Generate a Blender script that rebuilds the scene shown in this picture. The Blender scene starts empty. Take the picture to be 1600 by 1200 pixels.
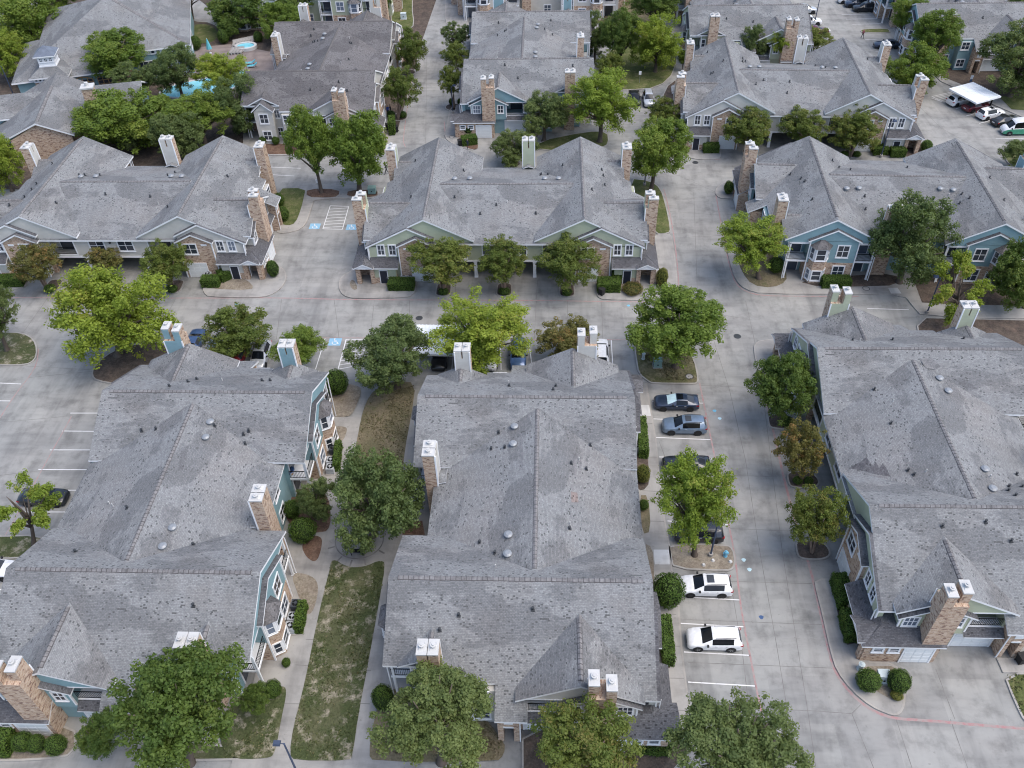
import bpy, math, random
import numpy as np
from mathutils import Matrix, Vector

# ------------------------------------------------------------------ camera
R = math.radians
FPX, CAM_H = 1366.0, 68.3                       # focal length in photo pixels (1600 wide), flying height in metres
TH, PSI, RHO = R(43.43), R(-3.23), R(1.87)      # pitch down, yaw, roll
_f = np.array([math.sin(PSI)*math.cos(TH), math.cos(PSI)*math.cos(TH), -math.sin(TH)])
_r = np.array([math.cos(PSI), -math.sin(PSI), 0.0])
_d = np.cross(_f, _r)
CM = np.array([_r*math.cos(RHO)+_d*math.sin(RHO), -_r*math.sin(RHO)+_d*math.cos(RHO), _f])
SC = bpy.context.scene
COL = SC.collection
cam = bpy.data.cameras.new('camera'); camo = bpy.data.objects.new('camera', cam); COL.objects.link(camo)
cam.sensor_width = 36.0; cam.lens = 36.0*FPX/1600.0; cam.clip_start = 0.5; cam.clip_end = 3000
_m = Matrix.Identity(4)
for i in range(3):
    _m[i][0] = CM[0][i]; _m[i][1] = -CM[1][i]; _m[i][2] = -CM[2][i]
_m[2][3] = CAM_H
camo.matrix_world = _m
SC.camera = camo

# ------------------------------------------------------------------ sky, sun, exposure
SUN_EL, SUN_AZ = R(62), R(108)
W = bpy.data.worlds.new('World'); SC.world = W; W.use_nodes = True
_nt = W.node_tree
_sky = _nt.nodes.new('ShaderNodeTexSky'); _sky.sky_type = 'NISHITA'; _sky.sun_disc = False
_sky.sun_elevation = SUN_EL; _sky.sun_rotation = SUN_AZ; _sky.air_density = 1.0; _sky.dust_density = 2.8; _sky.ozone_density = 0.9
_bg = _nt.nodes['Background']; _bg.inputs[1].default_value = 0.145
_nt.links.new(_sky.outputs[0], _bg.inputs[0])
sl = bpy.data.lights.new('sun', 'SUN'); sl.energy = 0.95; sl.angle = R(50); sl.color = (1.0, 0.92, 0.80)
slo = bpy.data.objects.new('sun', sl); COL.objects.link(slo)
slo.rotation_euler = Vector((math.sin(SUN_AZ)*math.cos(SUN_EL), math.cos(SUN_AZ)*math.cos(SUN_EL), math.sin(SUN_EL))).to_track_quat('Z', 'Y').to_euler()
SC.view_settings.view_transform = 'Standard'; SC.view_settings.look = 'None'
SC.view_settings.gamma = 1.0; SC.view_settings.exposure = 0.98; SC.view_settings.use_curve_mapping = False
SC.cycles.max_bounces = 4; SC.cycles.diffuse_bounces = 2; SC.cycles.transmission_bounces = 2; SC.cycles.transparent_max_bounces = 4
SC.cycles.filter_width = 1.1; SC.cycles.caustics_reflective = False; SC.cycles.caustics_refractive = False

# ------------------------------------------------------------------ survey helpers: a spot read off the photograph -> metres on the ground
def at(x, y, z=0.0):
    d = CM.T @ np.array([(x-800)/FPX, (y-600)/FPX, 1.0]); t = (CAM_H-z)/-d[2]
    return (float(d[0]*t), float(d[1]*t))
def z_over(y, Y, x=800):
    d = CM.T @ np.array([(x-800)/FPX, (y-600)/FPX, 1.0]); t = Y/d[1]
    return float(CAM_H+d[2]*t)
def depth_of(p):
    return float((CM @ (np.array(p, float)-np.array([0, 0, CAM_H])))[2])

# ------------------------------------------------------------------ materials
MATS = {}
def newmat(name):
    m = bpy.data.materials.new(name); m.use_nodes = True; MATS[name] = m
    nt = m.node_tree; b = nt.nodes['Principled BSDF']
    return m, nt, b
def N(nt, t, **kw):
    n = nt.nodes.new(t)
    for k, v in kw.items():
        if k.startswith('i_'): n.inputs[k[2:]].default_value = v
        elif k[0] == 'p' and k[1:].isdigit(): n.inputs[int(k[1:])].default_value = v
        else: setattr(n, k, v)
    return n
def L(nt, a, b): nt.links.new(a, b)
def col(c): return (c[0], c[1], c[2], 1.0)
def ramp(nt, fac, stops):
    r = N(nt, 'ShaderNodeValToRGB'); e = r.color_ramp.elements
    while len(e) < len(stops): e.new(0.5)
    for q, (p, c) in zip(e, stops): q.position = p; q.color = col(c) if len(c) == 3 else c
    L(nt, fac, r.inputs[0]); return r.outputs[0]
def mix(nt, fac, a, b, mode='MIX'):
    n = N(nt, 'ShaderNodeMix', data_type='RGBA', blend_type=mode)
    for s, v in ((n.inputs[0], fac), (n.inputs[6], a), (n.inputs[7], b)):
        if hasattr(v, 'links'): L(nt, v, s)
        elif isinstance(v, (int, float)): s.default_value = v
        else: s.default_value = col(v)
    return n.outputs[2]
def noise(nt, vec, scale, detail=3, rough=0.6):
    n = N(nt, 'ShaderNodeTexNoise'); n.inputs['Scale'].default_value = scale; n.inputs['Detail'].default_value = detail; n.inputs['Roughness'].default_value = rough
    if vec is not None: L(nt, vec, n.inputs['Vector'])
    return n.outputs['Fac']
def mapping(nt, vec, sc=(1, 1, 1), rot=(0, 0, 0)):
    n = N(nt, 'ShaderNodeMapping'); n.inputs['Scale'].default_value = sc; n.inputs['Rotation'].default_value = rot; L(nt, vec, n.inputs['Vector']); return n.outputs[0]
def bump(nt, b, h, dist=0.02, st=0.6):
    n = N(nt, 'ShaderNodeBump'); n.inputs['Distance'].default_value = dist; n.inputs['Strength'].default_value = st
    L(nt, h, n.inputs['Height']); L(nt, n.outputs[0], b.inputs['Normal'])
def plain(name, c, rough=0.6, var=0.12, scale=1.5, metal=0.0, spec=0.3, emit=None):
    m, nt, b = newmat(name)
    g = N(nt, 'ShaderNodeTexCoord')
    f = noise(nt, g.outputs['Object'], scale)
    c2 = tuple(x*(1-var) for x in c); c1 = tuple(min(1, x*(1+var)) for x in c)
    L(nt, ramp(nt, f, ((0.3, c2), (0.7, c1))), b.inputs['Base Color'])
    b.inputs['Roughness'].default_value = rough; b.inputs['Metallic'].default_value = metal; b.inputs['Specular IOR Level'].default_value = spec
    return m

def shingle(name, dark, light, warm):
    m, nt, b = newmat(name)
    uv = N(nt, 'ShaderNodeTexCoord').outputs['UV']
    oi = N(nt, 'ShaderNodeObjectInfo')
    tc = N(nt, 'ShaderNodeTexCoord').outputs['Object']
    def brick(bias, c1, c2, mo, ms=0.012, wd=0.24):
        n = N(nt, 'ShaderNodeTexBrick', offset=0.37, offset_frequency=2, squash=1.0)
        n.inputs['Scale'].default_value = 1.0; n.inputs['Brick Width'].default_value = wd; n.inputs['Row Height'].default_value = 0.12
        n.inputs['Mortar Size'].default_value = ms; n.inputs['Bias'].default_value = bias; n.inputs['Mortar Smooth'].default_value = 0.4
        n.inputs['Color1'].default_value = col(c1); n.inputs['Color2'].default_value = col(c2); n.inputs['Mortar'].default_value = col(mo)
        L(nt, uv, n.inputs['Vector']); return n
    avg = tuple((a+q)/2 for a, q in zip(dark, light))
    bk = brick(0.1, dark, light, tuple(0.74*x for x in avg))
    # weathering: broad patches running with the courses and down the slope
    w1 = noise(nt, mapping(nt, uv, (0.10, 0.22, 1), (0, 0, 0.5)), 1.0, 4, 0.62)
    w2 = noise(nt, mapping(nt, uv, (0.5, 0.09, 1)), 1.0, 3, 0.6)
    c = mix(nt, ramp(nt, w1, ((0.47, (0, 0, 0)), (0.50, (1, 1, 1)))), mix(nt, 1.0, bk.outputs['Color'], (0.86, 0.86, 0.87), 'MULTIPLY'), mix(nt, 1.0, bk.outputs['Color'], (1.13, 1.13, 1.13), 'MULTIPLY'))
    c = mix(nt, 0.55, c, mix(nt, 1.0, c, ramp(nt, w2, ((0.35, (0.84, 0.82, 0.82)), (0.7, (1.15, 1.15, 1.17)))), 'MULTIPLY'))
    # browner courses here and there
    w3 = noise(nt, mapping(nt, uv, (0.07, 0.12, 1), (0, 0, -0.4)), 1.0, 3)
    c = mix(nt, ramp(nt, w3, ((0.5, (0, 0, 0)), (0.72, (0.75, 0.75, 0.75)))), c, mix(nt, 1.0, c, warm, 'MULTIPLY'))
    # single dark tabs, in loose rows
    bk2 = brick(0.0, (0, 0, 0), (1, 1, 1), (0, 0, 0), 0.0, 0.18)
    sp = ramp(nt, bk2.outputs['Color'], ((0.94, (0, 0, 0)), (0.95, (1, 1, 1))))
    w4 = noise(nt, mapping(nt, uv, (0.12, 0.5, 1)), 1.0, 2)
    spm = N(nt, 'ShaderNodeMath', operation='MULTIPLY'); L(nt, sp, spm.inputs[0]); L(nt, ramp(nt, w4, ((0.36, (0, 0, 0)), (0.5, (1, 1, 1)))), spm.inputs[1])
    c = mix(nt, spm.outputs[0], c, tuple(0.5*x for x in avg))
    gr = noise(nt, uv, 7.0, 2)
    c = mix(nt, 1.0, c, ramp(nt, gr, ((0.3, (0.80, 0.80, 0.81)), (0.7, (1.15, 1.15, 1.15)))), 'MULTIPLY')
    L(nt, c, b.inputs['Base Color']); b.inputs['Roughness'].default_value = 0.9; b.inputs['Specular IOR Level'].default_value = 0.2
    bump(nt, b, bk.outputs['Fac'], -0.02, 0.5)
    return m
shingle('shingle', (0.166, 0.175, 0.180), (0.226, 0.236, 0.240), (1.05, 0.98, 0.93))
shingle('shingle_mid', (0.145, 0.150, 0.156), (0.19, 0.197, 0.203), (1.05, 0.98, 0.94)); shingle('shingle_warm', (0.20, 0.165, 0.155), (0.25, 0.21, 0.195), (1.0, 1.0, 1.0))
shingle('shingle_dark', (0.085, 0.087, 0.094), (0.135, 0.138, 0.147), (1.03, 0.97, 0.95))
shingle('shingle_new', (0.108, 0.106, 0.108), (0.155, 0.152, 0.154), (1.0, 0.97, 0.95))
plain('ridge_cap', (0.185, 0.183, 0.187), 0.9, 0.35, 2.2); plain('cap_edge', (0.10, 0.096, 0.10), 0.9, 0.2)
plain('ridge_cap_new', (0.12, 0.115, 0.115), 0.9, 0.2, 2.2)

def brickmat(name, c1, c2, mo):
    m, nt, b = newmat(name)
    uv = N(nt, 'ShaderNodeTexCoord').outputs['UV']
    n = N(nt, 'ShaderNodeTexBrick', offset=0.5)
    n.inputs['Scale'].default_value = 1.0; n.inputs['Brick Width'].default_value = 0.34; n.inputs['Row Height'].default_value = 0.15
    n.inputs['Mortar Size'].default_value = 0.018; n.inputs['Bias'].default_value = -0.1
    n.inputs['Color1'].default_value = col(c1); n.inputs['Color2'].default_value = col(c2); n.inputs['Mortar'].default_value = col(mo)
    L(nt, uv, n.inputs['Vector'])
    f = noise(nt, mapping(nt, uv, (2.2, 4.5, 1)), 1.0, 2)
    c = mix(nt, ramp(nt, f, ((0.42, (0, 0, 0)), (0.6, (0.9, 0.9, 0.9)))), n.outputs['Color'], (0.56, 0.45, 0.35))
    f2 = noise(nt, mapping(nt, uv, (2.0, 4.2, 1), (0, 0, 1.0)), 1.0, 2)
    c = mix(nt, ramp(nt, f2, ((0.54, (0, 0, 0)), (0.62, (0.85, 0.85, 0.85)))), c, (0.19, 0.11, 0.085))
    L(nt, c, b.inputs['Base Color']); b.inputs['Roughness'].default_value = 0.9
    bump(nt, b, n.outputs['Fac'], -0.015, 0.5)
brickmat('brick', (0.47, 0.325, 0.225), (0.33, 0.20, 0.135), (0.50, 0.42, 0.335))

def siding(name, c):
    m, nt, b = newmat(name)
    tc = N(nt, 'ShaderNodeTexCoord').outputs['Object']
    s = N(nt, 'ShaderNodeSeparateXYZ'); L(nt, tc, s.inputs[0])
    k = N(nt, 'ShaderNodeMath', operation='MULTIPLY', p1=5.0); L(nt, s.outputs[2], k.inputs[0])
    fr = N(nt, 'ShaderNodeMath', operation='FRACT'); L(nt, k.outputs[0], fr.inputs[0])
    f = noise(nt, tc, 0.7)
    base = ramp(nt, f, ((0.3, tuple(0.9*x for x in c)), (0.7, tuple(1.08*x for x in c))))
    c2 = mix(nt, ramp(nt, fr.outputs[0], ((0.0, (1, 1, 1)), (0.12, (0, 0, 0)))), base, tuple(0.72*x for x in c))
    L(nt, c2, b.inputs['Base Color']); b.inputs['Roughness'].default_value = 0.75
    bump(nt, b, fr.outputs[0], 0.015, 0.5)
siding('siding_teal', (0.23, 0.37, 0.41))
siding('siding_tan', (0.58, 0.57, 0.53))
siding('siding_green', (0.45, 0.49, 0.36))
siding('siding_cream', (0.62, 0.60, 0.55))
plain('trim', (0.80, 0.82, 0.84), 0.5, 0.04)
plain('cap_metal', (0.50, 0.505, 0.50), 0.6, 0.06, 1.5)
plain('garage_white', (0.74, 0.77, 0.78), 0.5, 0.03)
plain('door_dark', (0.02, 0.025, 0.04), 0.4, 0.1)
plain('interior', (0.045, 0.04, 0.04), 0.9, 0.2)
plain('black_metal', (0.012, 0.013, 0.015), 0.8, 0.1, spec=0.1)
plain('vent_dark', (0.045, 0.05, 0.055), 0.5, 0.2)
plain('vent_grey', (0.27, 0.29, 0.31), 0.4, 0.1, metal=0.2)
def glass(name, c, rough=0.08):
    m, nt, b = newmat(name)
    tc = N(nt, 'ShaderNodeTexCoord').outputs['Object']
    oi = N(nt, 'ShaderNodeObjectInfo').outputs['Random']
    f = noise(nt, tc, 1.3, 1)
    base = ramp(nt, oi, ((0.0, tuple(0.5*x for x in c)), (0.75, c), (0.95, tuple(min(1, 2.6*x+0.03) for x in c))))
    L(nt, base, b.inputs['Base Color']); b.inputs['Roughness'].default_value = rough; b.inputs['Specular IOR Level'].default_value = 0.7
glass('window_glass', (0.05, 0.065, 0.09))
glass('car_glass', (0.008, 0.011, 0.016), 0.06)
MATS['car_glass'].node_tree.nodes['Principled BSDF'].inputs['Specular IOR Level'].default_value = 0.35
plain('chrome', (0.6, 0.62, 0.65), 0.25, 0.05, metal=0.9)

def concrete(name, c, stain=0.3, tint=(0.9, 0.93, 0.97), panel=0.0):
    m, nt, b = newmat(name)
    tc = N(nt, 'ShaderNodeTexCoord').outputs['Object']
    f1 = noise(nt, tc, 0.09, 5, 0.62)
    f2 = noise(nt, tc, 0.55, 5, 0.66)
    f3 = noise(nt, mapping(nt, tc, (0.12, 0.5, 1), (0, 0, 0.06)), 1.0, 4, 0.6)
    c1 = mix(nt, ramp(nt, f1, ((0.35, (0, 0, 0)), (0.65, (1, 1, 1)))), c, tuple(x*t for x, t in zip(c, tint)))
    c1 = mix(nt, 1.0, c1, ramp(nt, f2, ((0.28, (1-stain,)*3), (0.5, (1, 1, 1)), (0.75, (1.10, 1.10, 1.09)))), 'MULTIPLY')
    c1 = mix(nt, 0.8, c1, mix(nt, 1.0, c1, ramp(nt, f3, ((0.32, (0.72, 0.72, 0.73)), (0.5, (1.0, 1.0, 1.0)), (0.72, (1.08, 1.08, 1.08)))), 'MULTIPLY'))
    f5 = noise(nt, mapping(nt, tc, (0.55, 0.10, 1), (0, 0, -0.05)), 1.0, 4, 0.6)
    c1 = mix(nt, 0.6, c1, mix(nt, 1.0, c1, ramp(nt, f5, ((0.34, (0.66, 0.66, 0.67)), (0.5, (1.0, 1.0, 1.0)), (0.7, (1.06, 1.06, 1.06)))), 'MULTIPLY'))
    f6 = noise(nt, tc, 1.7, 3, 0.6)
    c1 = mix(nt, ramp(nt, f6, ((0.66, (0, 0, 0)), (0.76, (0.6, 0.6, 0.6)))), c1, tuple(0.55*x for x in c))
    if panel:
        n = N(nt, 'ShaderNodeTexBrick', offset=0.0)
        n.inputs['Scale'].default_value = 1.0; n.inputs['Brick Width'].default_value = 4.6; n.inputs['Row Height'].default_value = 4.1; n.inputs['Mortar Size'].default_value = 0.0
        n.inputs['Color1'].default_value = (1-panel, 1-panel, 1-panel, 1); n.inputs['Color2'].default_value = (1+panel, 1+panel, 1+panel*0.8, 1)
        L(nt, tc, n.inputs['Vector'])
        c1 = mix(nt, 1.0, c1, n.outputs['Color'], 'MULTIPLY')
    L(nt, c1, b.inputs['Base Color']); b.inputs['Roughness'].default_value = 0.85; b.inputs['Specular IOR Level'].default_value = 0.25
    f4 = noise(nt, tc, 9.0, 3); bump(nt, b, f4, 0.01, 0.3)
concrete('concrete', (0.292, 0.289, 0.280), 0.34, (0.90, 0.935, 0.955), 0.075)
concrete('sidewalk', (0.325, 0.316, 0.298), 0.22, (0.95, 0.97, 1.0))
concrete('kerb', (0.36, 0.342, 0.315), 0.25)
concrete('new_concrete', (0.56, 0.56, 0.55), 0.1)
concrete('pool_deck', (0.24, 0.20, 0.185), 0.2)
plain('joint', (0.17, 0.165, 0.16), 0.9, 0.3, 0.8)
def worn(name, c, under, lo=0.40, hi=0.56):
    m, nt, b = newmat(name)
    tc = N(nt, 'ShaderNodeTexCoord').outputs['Object']
    f = noise(nt, tc, 2.2, 4, 0.7)
    L(nt, mix(nt, ramp(nt, f, ((lo, (0, 0, 0)), (hi, (1, 1, 1)))), under, c), b.inputs['Base Color']); b.inputs['Roughness'].default_value = 0.8
worn('red_paint', (0.34, 0.185, 0.19), (0.30, 0.255, 0.245), 0.42, 0.62)
worn('white_paint', (0.66, 0.67, 0.68), (0.42, 0.42, 0.42), 0.28, 0.42)
worn('blue_paint', (0.22, 0.42, 0.58), (0.32, 0.40, 0.46), 0.3, 0.5)
def earth(name, a, b2, c, s1=0.35, lo=0.42, hi=0.58):
    m, nt, b = newmat(name)
    tc = N(nt, 'ShaderNodeTexCoord').outputs['Object']
    f1 = noise(nt, tc, s1, 6, 0.68); f2 = noise(nt, tc, 5.0, 4, 0.7); f3 = noise(nt, tc, 0.8, 5, 0.72)
    k = mix(nt, ramp(nt, f1, ((lo, (0, 0, 0)), (hi, (1, 1, 1)))), a, b2)
    k = mix(nt, ramp(nt, f3, ((0.52, (0, 0, 0)), (0.68, (0.85, 0.85, 0.85)))), k, c)
    k = mix(nt, 1.0, k, ramp(nt, f2, ((0.25, (0.6, 0.6, 0.6)), (0.75, (1.35, 1.35, 1.35)))), 'MULTIPLY')
    L(nt, k, b.inputs['Base Color']); b.inputs['Roughness'].default_value = 0.95; b.inputs['Specular IOR Level'].default_value = 0.1
    bump(nt, b, f2, 0.05, 0.8)
earth('grass', (0.075, 0.095, 0.035), (0.12, 0.135, 0.055), (0.20, 0.18, 0.10))
earth('grass_worn', (0.062, 0.078, 0.034), (0.115, 0.115, 0.065), (0.38, 0.34, 0.275), 0.30, 0.44, 0.64)
earth('grass_dry', (0.095, 0.10, 0.045), (0.16, 0.145, 0.085), (0.24, 0.21, 0.14), 0.3)
earth('grass_brown', (0.125, 0.115, 0.07), (0.19, 0.16, 0.11), (0.11, 0.12, 0.055), 0.4)
earth('dirt', (0.27, 0.24, 0.195), (0.21, 0.18, 0.145), (0.16, 0.14, 0.10), 0.5)
earth('mulch', (0.075, 0.062, 0.055), (0.11, 0.09, 0.075), (0.15, 0.11, 0.09), 0.9)
earth('leaf_litter', (0.125, 0.078, 0.058), (0.17, 0.115, 0.085), (0.09, 0.06, 0.048), 1.2)
def leafmat(name, a, b2, c, trans=0.3):
    m, nt, b = newmat(name)
    at_ = N(nt, 'ShaderNodeAttribute', attribute_name='tint')
    oi = N(nt, 'ShaderNodeObjectInfo').outputs['Random']
    sx = N(nt, 'ShaderNodeSeparateColor'); L(nt, at_.outputs['Color'], sx.inputs[0])
    k = mix(nt, sx.outputs[0], a, b2)
    k = mix(nt, ramp(nt, sx.outputs[1], ((0.72, (0, 0, 0)), (1.0, (0.75, 0.75, 0.75)))), k, c)
    k = mix(nt, 1.0, k, ramp(nt, oi, ((0.0, (0.88, 0.92, 0.9)), (1.0, (1.1, 1.06, 1.0)))), 'MULTIPLY')
    L(nt, k, b.inputs['Base Color']); b.inputs['Roughness'].default_value = 0.55; b.inputs['Specular IOR Level'].default_value = 0.25
    tr = N(nt, 'ShaderNodeBsdfTranslucent'); L(nt, mix(nt, 1.0, k, (1.25, 1.2, 0.6), 'MULTIPLY'), tr.inputs[0])
    ms = N(nt, 'ShaderNodeMixShader'); ms.inputs[0].default_value = trans
    out = nt.nodes['Material Output']
    L(nt, b.outputs[0], ms.inputs[1]); L(nt, tr.outputs[0], ms.inputs[2]); L(nt, ms.outputs[0], out.inputs[0])
leafmat('leaf_lime', (0.142, 0.211, 0.027), (0.284, 0.362, 0.057), (0.374, 0.346, 0.086), 0.4)
leafmat('leaf_mid', (0.088, 0.151, 0.026), (0.194, 0.269, 0.049), (0.259, 0.302, 0.069), 0.4)
leafmat('leaf_oak', (0.070, 0.112, 0.037), (0.173, 0.226, 0.081), (0.243, 0.293, 0.118), 0.4)
leafmat('leaf_dark', (0.053, 0.102, 0.023), (0.145, 0.210, 0.048), (0.214, 0.264, 0.063), 0.4)
leafmat('leaf_crape', (0.078, 0.121, 0.024), (0.175, 0.218, 0.051), (0.241, 0.207, 0.071), 0.4)
leafmat('leaf_brown', (0.09, 0.105, 0.03), (0.19, 0.175, 0.055), (0.32, 0.17, 0.07), 0.35)
leafmat('leaf_hedge', (0.05, 0.10, 0.018), (0.10, 0.17, 0.03), (0.14, 0.20, 0.045), 0.2)
leafmat('leaf_yellow', (0.12, 0.135, 0.025), (0.20, 0.21, 0.05), (0.28, 0.26, 0.08), 0.2)
plain('bark', (0.115, 0.095, 0.080), 0.95, 0.3, 4.0, spec=0.1)
plain('bark_pale', (0.26, 0.20, 0.165), 0.9, 0.3, 4.0, spec=0.1)
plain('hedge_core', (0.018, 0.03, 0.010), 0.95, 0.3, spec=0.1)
M = lambda n: MATS[n]

# ------------------------------------------------------------------ mesh helpers
class MB:
    def __init__(s): s.v = []; s.f = []; s.m = []
    def poly(s, pts, m=0):
        i = len(s.v); s.v += [tuple(map(float, p)) for p in pts]; s.f.append(tuple(range(i, i+len(pts)))); s.m.append(m)
    def prism(s, bot, top, ms=0, mt=None, mb=None):
        i = len(s.v); n = len(bot); s.v += [tuple(map(float, p)) for p in bot]+[tuple(map(float, p)) for p in top]
        s.f.append(tuple(range(i+n, i+2*n))); s.m.append(ms if mt is None else mt)
        s.f.append(tuple(range(i+n-1, i-1, -1))); s.m.append(ms if mb is None else mb)
        for k in range(n):
            q = (k+1) % n; s.f.append((i+k, i+q, i+n+q, i+n+k)); s.m.append(ms)
    def box(s, x0, x1, y0, y1, z0, z1, m=0, mt=None):
        x0, x1 = min(x0, x1), max(x0, x1); y0, y1 = min(y0, y1), max(y0, y1)
        b = [(x0, y0, z0), (x1, y0, z0), (x1, y1, z0), (x0, y1, z0)]
        s.prism(b, [(p[0], p[1], z1) for p in b], m, mt)
    def slab(s, pts, th=0.22, mt=0, ms=1):
        s.prism([(p[0], p[1], p[2]-th) for p in pts], pts, ms, mt)
    def cyl(s, c, r, z0, z1, n=12, m=0, r1=None):
        r1 = r if r1 is None else r1
        b = [(c[0]+r*math.cos(2*math.pi*k/n), c[1]+r*math.sin(2*math.pi*k/n), z0) for k in range(n)]
        t = [(c[0]+r1*math.cos(2*math.pi*k/n), c[1]+r1*math.sin(2*math.pi*k/n), z1) for k in range(n)]
        s.prism(b, t, m)
    def tube(s, pts, rad, n=6, m=0):
        P = [Vector(p) for p in pts]; i0 = len(s.v)
        for k, p in enumerate(P):
            d = (P[min(k+1, len(P)-1)]-P[max(k-1, 0)]).normalized()
            a = d.orthogonal().normalized() if abs(d.z) > 0.95 else d.cross(Vector((0, 0, 1))).normalized()
            b = d.cross(a)
            for j in range(n):
                t = 2*math.pi*j/n; s.v.append(tuple(p+(a*math.cos(t)+b*math.sin(t))*rad[k]))
        for k in range(len(P)-1):
            for j in range(n):
                q = (j+1) % n; s.f.append((i0+k*n+j, i0+k*n+q, i0+(k+1)*n+q, i0+(k+1)*n+j)); s.m.append(m)
        s.f.append(tuple(range(i0+n-1, i0-1, -1))); s.m.append(m)
        e = i0+(len(P)-1)*n; s.f.append(tuple(range(e, e+n))); s.m.append(m)
    def clusters(s, gap=0.06):
        comp = list(range(len(s.v)))
        def fd(a):
            while comp[a] != a: comp[a] = comp[comp[a]]; a = comp[a]
            return a
        for f in s.f:
            for k in f[1:]: comp[fd(k)] = fd(f[0])
        g = {}
        for i in range(len(s.v)): g.setdefault(fd(i), []).append(i)
        P = list(g.values()); bb = [(np.min([s.v[i] for i in p], 0)-gap, np.max([s.v[i] for i in p], 0)+gap) for p in P]
        par = list(range(len(P)))
        def f2(a):
            while par[a] != a: a = par[a]
            return a
        for a in range(len(P)):
            for b in range(a):
                if (bb[a][0] < bb[b][1]).all() and (bb[b][0] < bb[a][1]).all(): par[f2(a)] = f2(b)
        cl = {}; vk = {}
        for a, p in enumerate(P):
            for i in p: vk[i] = f2(a)
        out = {}
        for f, m in zip(s.f, s.m):
            o = out.setdefault(vk[f[0]], MB()); i = len(o.v); o.v += [s.v[k] for k in f]; o.f.append(tuple(range(i, i+len(f)))); o.m.append(m)
        return list(out.values())
    def mesh(s, name, mats, smooth=False):
        me = bpy.data.meshes.new(name); me.from_pydata(s.v, [], s.f)
        for x in mats: me.materials.append(M(x))
        me.polygons.foreach_set('material_index', s.m)
        uvl = me.uv_layers.new(name='UVMap')
        nl = len(me.loops); vi = np.zeros(nl, np.int32); me.loops.foreach_get('vertex_index', vi)
        co = np.array(s.v, float)[vi]
        npg = len(me.polygons); nn = np.zeros(npg*3); me.polygons.foreach_get('normal', nn); nn = nn.reshape(-1, 3)
        tot = np.zeros(npg, np.int32); me.polygons.foreach_get('loop_total', tot)
        nr = np.repeat(nn, tot, axis=0)
        t = np.stack([-nr[:, 1], nr[:, 0], 0*nr[:, 0]], 1); ln = np.linalg.norm(t, axis=1)
        flat = ln < 1e-4; t[flat] = (1, 0, 0); ln[flat] = 1; t /= ln[:, None]
        bb = np.cross(nr, t)
        uvl.data.foreach_set('uv', np.stack([(co*t).sum(1), (co*bb).sum(1)], 1).ravel())
        if smooth: me.polygons.foreach_set('use_smooth', [True]*npg)
        me.update(); return me
def obj(name, mesh, parent=None, loc=None, rot=None, scale=None):
    o = bpy.data.objects.new(name, mesh); COL.objects.link(o)
    if parent is not None: o.parent = parent
    if loc is not None: o.location = loc
    if rot is not None: o.rotation_euler = (0, 0, rot) if isinstance(rot, (int, float)) else rot
    if scale is not None: o.scale = scale
    return o
def empty(name, loc=(0, 0, 0), rz=0.0, parent=None):
    return obj(name, None, parent, loc, rz)
def tag(o, label=None, cat=None, group=None, kind=None):
    if label: o['label'] = label
    if cat: o['category'] = cat
    if group: o['group'] = group
    if kind: o['kind'] = kind
    return o
def copy_tree(o, parent=None):
    kids = {}
    for q in COL.objects:
        if q.parent is not None: kids.setdefault(q.parent.name, []).append(q)
    def rec(a, par):
        c = a.copy(); COL.objects.link(c); c.parent = par
        for ch in kids.get(a.name, ()): rec(ch, c)
        return c
    return rec(o, parent)
def smooth_poly(p, it=2, closed=True):
    p = [tuple(q) for q in p]
    for _ in range(it):
        q = []; n = len(p)
        if not closed: q.append(p[0])
        for k in range(n if closed else n-1):
            a, b = p[k], p[(k+1) % n]
            q.append((a[0]*.75+b[0]*.25, a[1]*.75+b[1]*.25)); q.append((a[0]*.25+b[0]*.75, a[1]*.25+b[1]*.75))
        if not closed: q.append(p[-1])
        p = q
    return p
def area2(p): return sum(p[k][0]*p[(k+1) % len(p)][1]-p[(k+1) % len(p)][0]*p[k][1] for k in range(len(p)))
def inset(p, d):
    n = len(p); out = []
    for k in range(n):
        a, b, c = Vector(p[k-1]), Vector(p[k]), Vector(p[(k+1) % n])
        e1 = (b-a); e2 = (c-b)
        if e1.length < 1e-6 or e2.length < 1e-6: out.append(p[k]); continue
        n1 = Vector((-e1.y, e1.x)).normalized(); n2 = Vector((-e2.y, e2.x)).normalized()
        m = (n1+n2)
        if m.length < 0.2: m = n1
        m.normalize(); s = min(1.6, 1/max(0.4, m.dot(n1)))
        q = b+m*d*s; out.append((q.x, q.y))
    return out
def ccw(p): return p if area2(p) > 0 else p[::-1]
def px(lst, z=0.0, base=None, k=1.0):
    if base: lst = [(base[0]+x/4, base[1]+y/4) for x, y in lst]
    return [at(x, y, z) for x, y in lst]

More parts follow.
